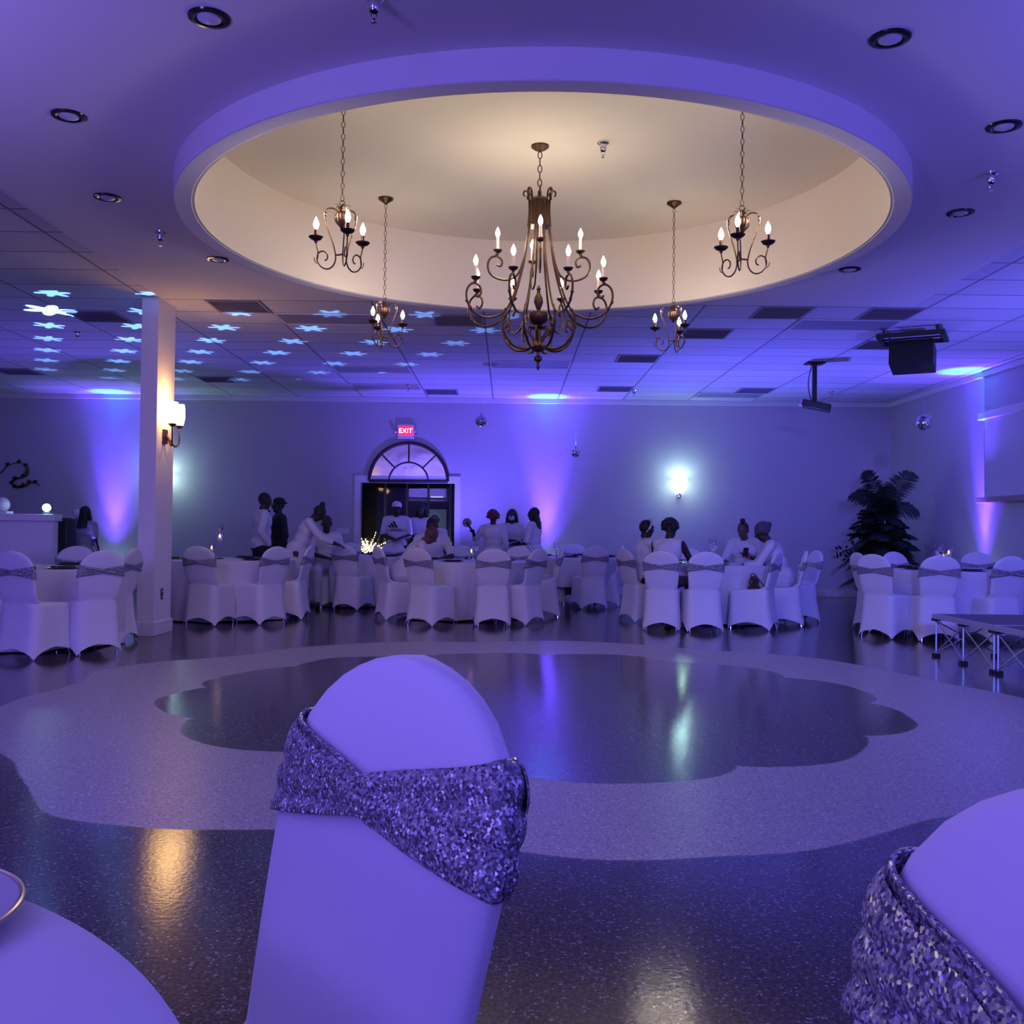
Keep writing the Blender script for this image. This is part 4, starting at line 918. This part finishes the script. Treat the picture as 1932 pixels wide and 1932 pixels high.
# ------------------------------------------------------------------ palm in the corner
pb = aty(1664, 1060, 16.9)
t = thing('potted_palm', 'tall dark palm tree in a pot in the far corner', 'plant', (pb.x, 16.9, 0))
MB().lathe([(.17, 0), (.20, .02), (.25, .36), (.26, .40), (.23, .40), (.20, .34)], n=28).build('planter', M['pot'], t)
tr = MB()
for dx, dy, r0 in ((0, 0, .045), (.07, .03, .035), (-.06, .02, .035)): tr.tube(crom([(dx*.4, dy, .34), (dx, dy, .9), (dx*1.6, dy, 1.7)]), [r0]*6+[r0*.7]*7, 8)
tr.build('trunk', M['bark'], t)
lf = MB()
def frond(base, d, L, droop, wid, rnd, face=False):
    d = Vector(d).normalized(); K = 22; pts = []
    for i in range(K+1):
        q = i/K; pts.append(Vector(base)+d*L*q+Vector((0, 0, -droop*L*q**2.3)))
    lf.tube(pts, [.009*(1-.8*i/K) for i in range(K+1)], 5)
    side0 = d.cross(Vector((0, 0, 1)))
    if side0.length < .2: side0 = Vector((1, 0, 0))
    side0.normalize()
    if face: side0 = (d.cross(Vector((0, -1, 0)))*.9+side0*.3).normalized()
    for i in range(3, K+1):
        T = (pts[min(i+1, K)]-pts[i-1]).normalized(); q = i/K; wl = wid*math.sin(PI*min(1, .15+q*.85))**.6+.04
        for s in (-1, 1):
            tip = pts[i]+side0*s*wl+T*wl*.55+Vector((0, 0, -wl*(.15+.35*rnd.random()))); b = pts[i]; w2 = T*.021; up = Vector((0, 0, .002))
            mid = b.lerp(tip, .5)+Vector((0, 0, .012))
            lf.add([b-w2*.5, b+w2*.5, mid+w2, tip, mid-w2], [(0, 1, 2, 3, 4)])
rnd = random.Random(4)
for (ax, ay, az, L, dr, wd) in ((-.38, -.2, 1.0, 1.0, .30, .19), (.48, -.2, 1.0, 1.0, .28, .20), (-.85, -.3, .75, .85, .38, .17), (.9, -.25, .35, .6, .4, .16), (-.1, -.6, 1.0, .65, .3, .18), (-.5, .3, .7, .7, .4, .16), (.4, .25, .8, .7, .4, .16)):
    frond((0, 0, 1.62), (ax, ay, az), L, dr, wd, rnd, True)
for k in range(120):
    z0 = rnd.uniform(.55, 1.75); a = rnd.uniform(0, 2*PI); wl = .30 if z0 > 1.45 else .52; frond((0, 0, z0), (math.cos(a), math.sin(a)*.8, rnd.uniform(-.1, 1.0)), rnd.uniform(.7, 1.05)*wl*(1.75-.62*z0)*1.2, rnd.uniform(.3, .7), .15, rnd)
lf.build('fronds', M['leaf'], t, smooth=False)
# fuller low shrub in front of the trunk
t2 = thing('leafy_shrub', 'low dark leafy bush crowded against the palm in the corner', 'plant', (pb.x+.10, 17.85, 0))
MB().lathe([(.15, 0), (.2, .30), (.18, .30), (.14, .25)], n=24).build('planter', M['pot'], t2)
tw = MB(); lv = MB()
for k in range(40):
    a = rnd.uniform(0, 2*PI); e = rnd.uniform(.3, 1.4); d = Vector((math.cos(a)*math.cos(e), math.sin(a)*math.cos(e), math.sin(e))); L = rnd.uniform(.3, .62)
    tw.tube([(0, 0, .25), Vector((0, 0, .5))+d*L*.5, Vector((0, 0, .55))+d*L], [.01, .006, .003], 5)
    for j in range(26):
        c = Vector((0, 0, .55))+d*L*rnd.uniform(.25, 1.05)+Vector((rnd.gauss(0, .05), rnd.gauss(0, .05), rnd.gauss(0, .06))); m3 = Euler((rnd.random()*6, rnd.random()*6, rnd.random()*6)).to_matrix(); s = rnd.uniform(.03, .055)
        lv.add([c+m3 @ Vector(q)*s for q in ((-1, 0, 0), (-.3, .5, .1), (.5, .4, .1), (1.1, 0, 0), (.5, -.4, .1), (-.3, -.5, .1))], [(0, 1, 2, 3, 4, 5)])
tw.build('stems', M['bark'], t2); lv.build('foliage', M['leaf'], t2, smooth=False)

# ------------------------------------------------------------------ people
def remesh(o, vox, smooth=2):
    m = o.modifiers.new('surface', 'REMESH'); m.mode = 'VOXEL'; m.voxel_size = vox; m.use_smooth_shade = True
    if smooth: s = o.modifiers.new('soften', 'SMOOTH'); s.iterations = smooth; s.factor = .5
    return o
ARMS = {  # elbow offset, hand offset from the shoulder: (outward, forward, up)
    'down': ((.06, -.03, -.29), (.07, .07, -.54)), 'pocket': ((.10, -.08, -.27), (.02, .08, -.47)), 'fold': ((.07, .04, -.28), (-.20, .20, -.26)),
    'clasp': ((.06, .02, -.28), (-.14, .24, -.34)), 'table': ((.07, .16, -.25), (-.04, .42, -.30)), 'tablein': ((.09, .14, -.25), (-.16, .34, -.31)), 'reach': ((.03, .18, -.24), (.0, .40, -.32)),
    'phone': ((.05, .10, -.26), (-.10, .33, -.17)), 'lap': ((.05, .08, -.27), (-.06, .30, -.38)), 'wave': ((.13, -.02, -.22), (.13, -.22, -.09)), 'behind': ((.10, -.10, -.26), (.08, -.05, -.50))}
def person(lab, x, y, heading, H=1.7, sit=False, lean=0, arms=('down', 'down'), hair='short', hairm='hairb', skin='skin', top='shirt', bottom='blackc', sleeve=.6, head=(0, 0), wide=1.0, dress=False, seat=.50, z0=0, extra=None, side=0):
    k = H/1.75; root = thing('person', lab, 'person', (x, y, z0), R(-heading))
    V = lambda a, b, c: Vector((a*k, b*k, c*k))
    pel = V(0, 0, .95) if not sit else Vector((0, .02, seat+.10))
    up = Matrix.Rotation(-R(lean), 3, 'X') @ Matrix.Rotation(R(side), 3, 'Y')
    def U(a, b, c): return pel+up @ V(a, b, c)      # upper body point relative to the pelvis
    hips = [pel+V(s*.095, 0, -.03) for s in (-1, 1)]
    if sit: knees = [Vector((s*.12*k, .02+.43*k, seat+.07)) for s in (-1, 1)]; ank = [Vector((s*.12*k, .40*k, .09)) for s in (-1, 1)]
    else: knees = [V(s*.10, .02, .50) for s in (-1, 1)]; ank = [V(s*.11, -.01, .085) for s in (-1, 1)]
    sh = [U(s*.175*wide, 0, .47) for s in (-1, 1)]
    neck = U(0, .005, .54); hm = up @ (Matrix.Rotation(R(-head[1]), 3, 'Z') @ Matrix.Rotation(-R(head[0]), 3, 'X')); hc = neck+hm @ V(0, .02, .135)
    el = []; ha = []
    for i, s in enumerate((-1, 1)):
        e, h = ARMS[arms[i]]; el.append(sh[i]+V(s*e[0], e[1], e[2])); ha.append(sh[i]+V(s*h[0], h[1], h[2]))
    b = MB()
    def torso(m, g):
        m.ell(pel+up @ V(0, -.005, .02), ((.165*wide+g)*k, (.125*wide+g)*k, (.14+g)*k), up, 18, 12)
        m.ell(U(0, .01, .20), ((.140*wide+g)*k, (.112*wide+g)*k, (.17+g)*k), up, 18, 12)
        m.ell(U(0, .01, .36), ((.168*wide+g)*k, (.118*wide+g)*k, (.16+g)*k), up, 18, 12)
        m.limb(sh[0].lerp(sh[1], .12), sh[0].lerp(sh[1], .88), (.066+g)*k, (.066+g)*k, 12)
    torso(b, 0)
    b.limb(U(0, 0, .45), neck+hm @ V(0, .01, .05), .062*k, .056*k)
    for i in range(2):
        b.limb(hips[i], knees[i], .092*k*wide, .062*k); b.limb(knees[i], ank[i], .060*k, .040*k)
        b.limb(ank[i]+V(0, -.03, -.035), ank[i]+V(0, .15, -.055), .042*k, .030*k)
        b.limb(sh[i], el[i], .052*k, .040*k); d = (ha[i]-el[i]).normalized(); b.limb(el[i], ha[i], .040*k, .027*k)
        sd = d.cross(Vector((0, 0, 1))); sd = sd.normalized() if sd.length > .1 else Vector((1, 0, 0)); nn = sd.cross(d)
        pc = ha[i]+d*.045*k; b.ell(pc, (.042*k, .052*k, .020*k), Matrix((sd, d, nn)).transposed(), 12, 8)
        for q in range(4):
            f0 = pc+sd*(-.030+.020*q)*k+d*.035*k; L = (.036, .042, .040, .030)[q]*k
            f1 = f0+d*L-nn*.004; f2 = f1+d*L*.8-nn*.016*k; b.limb(f0, f1, .0095*k, .0088*k, 7); b.limb(f1, f2, .0088*k, .0075*k, 7)
        ts = -1 if i else 1; t0 = pc+sd*ts*.034*k-d*.012*k; t1 = t0+sd*ts*.022*k+d*.028*k; b.limb(t0, t1, .011*k, .010*k, 7); b.limb(t1, t1+d*.026*k, .010*k, .0085*k, 7)
    # head with jaw, nose, ears, brow
    hp = lambda a, c, e: hc+hm @ V(a, c, e)
    b.ell(hp(0, -.008, .022), (.077*k, .096*k, .098*k), hm, 20, 14); b.ell(hp(0, .018, -.048), (.060*k, .068*k, .068*k), hm, 16, 10); b.ell(hp(0, .055, -.090), (.030*k, .026*k, .022*k), hm, 10, 8)
    b.limb(hp(0, .082, .018), hp(0, .102, -.022), .010*k, .016*k, 8)
    b.limb(hp(-.02, .084, -.052), hp(.02, .084, -.052), .009*k, .009*k, 8); b.limb(hp(-.045, .078, .034), hp(.045, .078, .034), .012*k, .012*k, 8)
    for s in (-1, 1): b.ell(hp(s*.079, -.008, -.005), (.012*k, .022*k, .032*k), hm, 10, 8)
    remesh(b.build('body', M[skin], root), .0095)
    for s in (-1, 1): MB().ell(hp(s*.030, .084, .012), (.012*k, .008*k, .007*k), hm, 10, 8).build('eye', M['eyew'], root)
    # clothes
    c = MB(); torso(c, .014)
    for i in range(2):
        if sleeve > 0:
            if sleeve <= 1: c.limb(sh[i], sh[i].lerp(el[i], sleeve), .068*k, .058*k)
            else: c.limb(sh[i], el[i], .066*k, .055*k); c.limb(el[i], el[i].lerp(ha[i], sleeve-1), .055*k, .044*k)
    if dress:
        if sit: c.limb(pel, pel+Vector((0, .36*k, .0)), .15*k, .13*k, 16); c.limb(pel+Vector((0, .36*k, 0)), Vector((0, .42*k, .35)), .13*k, .12*k, 16)
        else: c.limb(pel, V(0, 0, .55), .175*k, .20*k, 20); c.limb(V(0, 0, .6), V(0, 0, .38), .19*k, .20*k, 20)
    remesh(c.build('shirt' if not dress else 'dress', M[top], root), .012, 3)
    if not dress:
        pmb = MB().ell(pel+V(0, 0, -.02), (.172*wide*k, .135*wide*k, .12*k))
        for i in range(2): pmb.limb(hips[i], knees[i], .105*k*wide, .078*k); pmb.limb(knees[i], knees[i].lerp(ank[i], .92), .076*k, .062*k)
        remesh(pmb.build('trousers', M[bottom], root), .012)
    for i in range(2): remesh(MB().limb(ank[i]+V(0, -.045, -.045), ank[i]+V(0, .15, -.052), .045*k, .036*k).build('shoe', M['blackg'], root), .01)
    # hair and headwear
    hmesh = MB(); E = lambda a, c2, e, r, **kw: hmesh.ell(hp(a, c2, e), tuple(q*k for q in r), hm, **kw)
    if hair in ('short', 'cap', 'wcap'): E(0, -.022, .036, (.082, .094, .096), n=20, m=14)
    elif hair == 'bun': E(0, -.024, .034, (.084, .096, .096), n=20, m=14); E(0, -.07, .135, (.046, .046, .042), noise=.1, seed=2)
    elif hair == 'topbun': E(0, -.024, .034, (.082, .094, .094), n=20, m=14); E(0, -.045, .145, (.040, .040, .034), noise=.15, seed=3)
    elif hair == 'long':
        E(0, -.026, .030, (.090, .100, .105), n=20, m=14)
        hmesh.tube(crom([hp(0, -.05, .02), hp(0, -.085, -.10), hp(0, -.10, -.24), hp(0, -.10, -.38)]), [.085*k]*8+[.10*k]*6+[.05*k]*5, 12, flat=.6)
        for s in (-1, 1): hmesh.tube(crom([hp(s*.07, -.02, .03), hp(s*.085, .0, -.08), hp(s*.10, -.02, -.22)]), [.03*k]*6+[.028*k]*7, 8)
    elif hair == 'bob':
        E(0, -.026, .028, (.094, .104, .106), n=20, m=14)
        for s in (-1, 1): hmesh.tube(crom([hp(s*.07, -.02, .04), hp(s*.09, -.01, -.06), hp(s*.095, -.015, -.15)]), [.032*k]*13, 8)
        hmesh.tube(crom([hp(0, -.06, .0), hp(0, -.085, -.08), hp(0, -.08, -.16)]), [.085*k]*13, 10, flat=.5)
    elif hair == 'curly':
        rr = random.Random(int(x*100))
        for q in range(64):
            a = rr.uniform(0, 2*PI); e = rr.uniform(-.35, 1.5); d = Vector((math.cos(a)*math.cos(e), math.sin(a)*math.cos(e), math.sin(e)))
            if d.y > .45 and d.z < .65: continue
            E(d.x*.095, -.03+d.y*.10, .02+d.z*.10, (.036, .036, .034), n=8, m=6, noise=.4, seed=q)
    elif hair == 'wrap':
        E(0, -.030, .040, (.092, .112, .100), n=22, m=14, noise=.03); E(0, -.12, .05, (.05, .05, .045), noise=.1); hmesh.torus(hp(0, -.012, .035), .086*k, .018*k, hm @ Matrix.Rotation(R(-12), 3, 'X'), 24, 8, sx=1.12)
    elif hair == 'band':
        E(0, -.028, .028, (.090, .102, .102), n=20, m=14); 
        for s in (-1, 1): hmesh.tube(crom([hp(s*.075, -.02, .03), hp(s*.088, -.01, -.06), hp(s*.08, -.02, -.12)]), [.028*k]*13, 8)
    if hair != 'bald': remesh(hmesh.build('hair' if hair != 'wrap' else 'headwrap', M[hairm], root), .009, 1)
    if hair in ('cap', 'wcap'):
        cm = M['blackc'] if hair == 'cap' else M['shirt']; cp = MB().ell(hp(0, -.018, .062), (.092*k, .104*k, .078*k), hm, 20, 14)
        sgn = -1 if extra == 'backwards' else 1
        cp.ell(hp(0, sgn*.115, .048), (.062*k, .062*k, .010*k), hm @ Matrix.Rotation(R(-8)*sgn, 3, 'X'), 16, 8)
        remesh(cp.build('cap', cm, root), .009, 1)
    if hair == 'band': MB().torus(hp(0, -.01, .045), .103*k, .016*k, hm @ Matrix.Rotation(R(72), 3, 'X'), 28, 8).build('headband', M['shirt'], root)
    if extra == 'mask': remesh(MB().ell(hp(0, .055, -.045), (.060*k, .056*k, .050*k), hm, 16, 10).build('face_mask', M['mask'], root), .008, 1)
    if extra == 'bow': 
        q = neck+up @ V(0, .10, -.02); MB().ell(q+Vector((-.028, 0, 0)), (.030, .014, .020)).ell(q+Vector((.028, 0, 0)), (.030, .014, .020)).ell(q, (.012, .014, .012)).build('bow_tie', M['blackc'], root)
    if extra == 'beard': remesh(MB().ell(hp(0, .035, -.072), (.062*k, .066*k, .052*k), hm, 16, 10).build('beard', M['hairb'], root), .008, 1)
    if extra == 'pinkband': MB().torus(ha[0]+(el[0]-ha[0]).normalized()*.02, .034, .012, (ha[0]-el[0]).to_track_quat('Z', 'Y').to_matrix(), 20, 8).build('wristband', M['pink'], root)
    return root, dict(hp=hp, ha=ha, el=el, sh=sh, U=U, k=k)
def ppx(px, Y): return aty(px, 1000, Y).x
def at_chair(ch, dy=.02):
    yw = ch.rotation_euler[2]; return ch.location.x-math.sin(yw)*dy, ch.location.y+math.cos(yw)*dy, -math.degrees(yw)

person('person with long black hair and silver lace top, seen from behind by the speaker tower', ppx(160, 14.6), 14.6, 12, 1.47, arms=('clasp', 'down'), hair='long', top='lace', bottom='lace', sleeve=.7, dress=True)
person('person standing in white dress shirt with bow tie and black trousers, hand in pocket', ppx(493, 14.6), 14.6, 62, 1.70, arms=('down', 'pocket'), hair='short', sleeve=1.85, wide=1.12, extra='bow', head=(12, 0))
person('person in black jacket and black cap standing behind the bow-tied man', ppx(527, 15.2), 15.2, -120, 1.64, arms=('down', 'down'), hair='cap', top='blackc', sleeve=1.85, extra='backwards')
person('person with hair bun in a white dress bending over a covered chair back', ppx(560, 14.0), 14.0, 82, 1.60, lean=24, arms=('reach', 'reach'), hair='bun', sleeve=1.7, dress=True, head=(22, 0))
x, y, h = at_chair(ch_p5, .10); person('person seated in a white sweater beside the light switch, arms on the table', x, y, h+20, 1.70, sit=True, arms=('table', 'tablein'), hair='short', sleeve=1.0, seat=.50, bottom='shirt')
r_, q = person('person in a white cap and sports T-shirt standing in front of the doorway', ppx(748, 17.2), 17.2, 176, 1.66, arms=('clasp', 'clasp'), hair='wcap', sleeve=.85, wide=1.08, extra='beard')
lg_ = MB(); ct = q['U'](0, .148, .335)
for i, hh in enumerate((.055, .095, .135)):
    xx = (-.062+.052*i); s_ = -.038
    lg_.add([(xx-.020+s_*0, 0, 0), (xx+.018, 0, 0), (xx+.018-hh*.45, 0, hh*.8), (xx-.020-hh*.45, 0, hh*.8), (xx-.020, .004, 0), (xx+.018, .004, 0), (xx+.018-hh*.45, .004, hh*.8), (xx-.020-hh*.45, .004, hh*.8)],
            [(0, 1, 2, 3), (4, 7, 6, 5), (0, 4, 5, 1), (1, 5, 6, 2), (2, 6, 7, 3), (3, 7, 4, 0)])
lo = lg_.build('shirt_logo', M['blackc'], r_, smooth=False); lo.location = ct+Vector((.03, .004, -.005)); lo.scale = (-1, 1, 1)
text_mesh('adidas', 'shirt_lettering', M['blackc'], .085, r_, ct+Vector((0, .006, -.045)), (PI/2, 0, PI), .001)
person('dimly lit person in white top standing deepest in the dark doorway', ppx(794, 17.6), 17.6, 180, 1.64, arms=('fold', 'fold'), hair='bob', sleeve=1.2)
person('person in grey cap and white shirt seen from behind before the doorway', ppx(820, 16.2), 16.2, 10, 1.42, arms=('down', 'down'), hair='wrap', hairm='wrap', sleeve=.8, wide=1.12)
x, y, h = at_chair(ch_p9, .16); person('person with shaved head in a white outfit, seated and bending towards the table', x, y, h+16, 1.70, sit=True, lean=36, arms=('tablein', 'lap'), hair='bald', skin='skin2', sleeve=.95, bottom='shirt', head=(6, 0), wide=1.08)
x, y, h = at_chair(ch_p10, .14); person('person in white T-shirt facing the camera, leaning forearms on the table', x, y, h, 1.74, sit=True, lean=16, arms=('tablein', 'table'), hair='short', sleeve=.8, head=(10, 0), wide=1.12)
r_, q = person('person with short curly auburn hair in a white top, seen from behind', ppx(930, 15.9), 15.9, 10, 1.50, arms=('wave', 'down'), hair='curly', hairm='hairr', sleeve=1.5, wide=1.12, dress=True)
hw0 = Vector(r_.location)+Matrix.Rotation(r_.rotation_euler[2], 3, 'Z') @ q['ha'][0]; fan.location = hw0+Vector((-.10, -.03, .16))
person('person in a pale face mask and white top, black bobbed hair, standing between two women', ppx(966, 16.5), 16.5, 188, 1.54, arms=('clasp', 'fold'), hair='bob', sleeve=1.3, extra='mask', dress=True)
person('person with long black hair in profile, loose white blouse, before the violet beam', ppx(1008, 16.2), 16.2, -68, 1.56, arms=('fold', 'clasp'), hair='long', sleeve=1.7, dress=True, wide=1.1)
x, y, h = at_chair(ch_p14, .12); person('person with white headband and black hair seated in side view', x, y, h, 1.62, sit=True, lean=6, arms=('table', 'lap'), hair='band', sleeve=1.3, dress=True, wide=1.05)
x, y, h = at_chair(ch_p15, .30); person('person with black curly hair and bare-shoulder white top leaning to the table', x, y, h+24, 1.66, sit=True, lean=14, arms=('table', 'table'), hair='curly', sleeve=0, dress=True, wide=1.12)
x, y, h = at_chair(ch_p16, .14); r_, q = person('person with a top bun in a wide white blouse looking at a phone', x, y, h, 1.66, sit=True, lean=10, arms=('phone', 'table'), hair='topbun', skin='skin2', sleeve=1.3, extra='pinkband', head=(16, 10), wide=1.12)
wp = r_.matrix_basis @ q['ha'][0]
th = Matrix.Rotation(r_.rotation_euler[2], 3, 'Z'); wp = Vector(r_.location)+th @ q['ha'][0]
t = thing('mobile_phone', 'dark mobile phone held by the person with a top bun', 'phone', wp+th @ Vector((.0, .075, .04)), r_.rotation_euler[2])
bevel(MB().box((0, 0, 0), (.072, .010, .15), rot=Euler((R(35), 0, 0)).to_matrix()).build('case', M['blackg'], t), .004)
x, y, h = at_chair(ch_p17, .14); person('person in a dark grey headwrap and white blouse leaning to the table', x, y, h, 1.68, sit=True, lean=20, arms=('table', 'table'), hair='wrap', hairm='wrap', sleeve=1.6, bottom='shirt', head=(8, 0), wide=1.2)
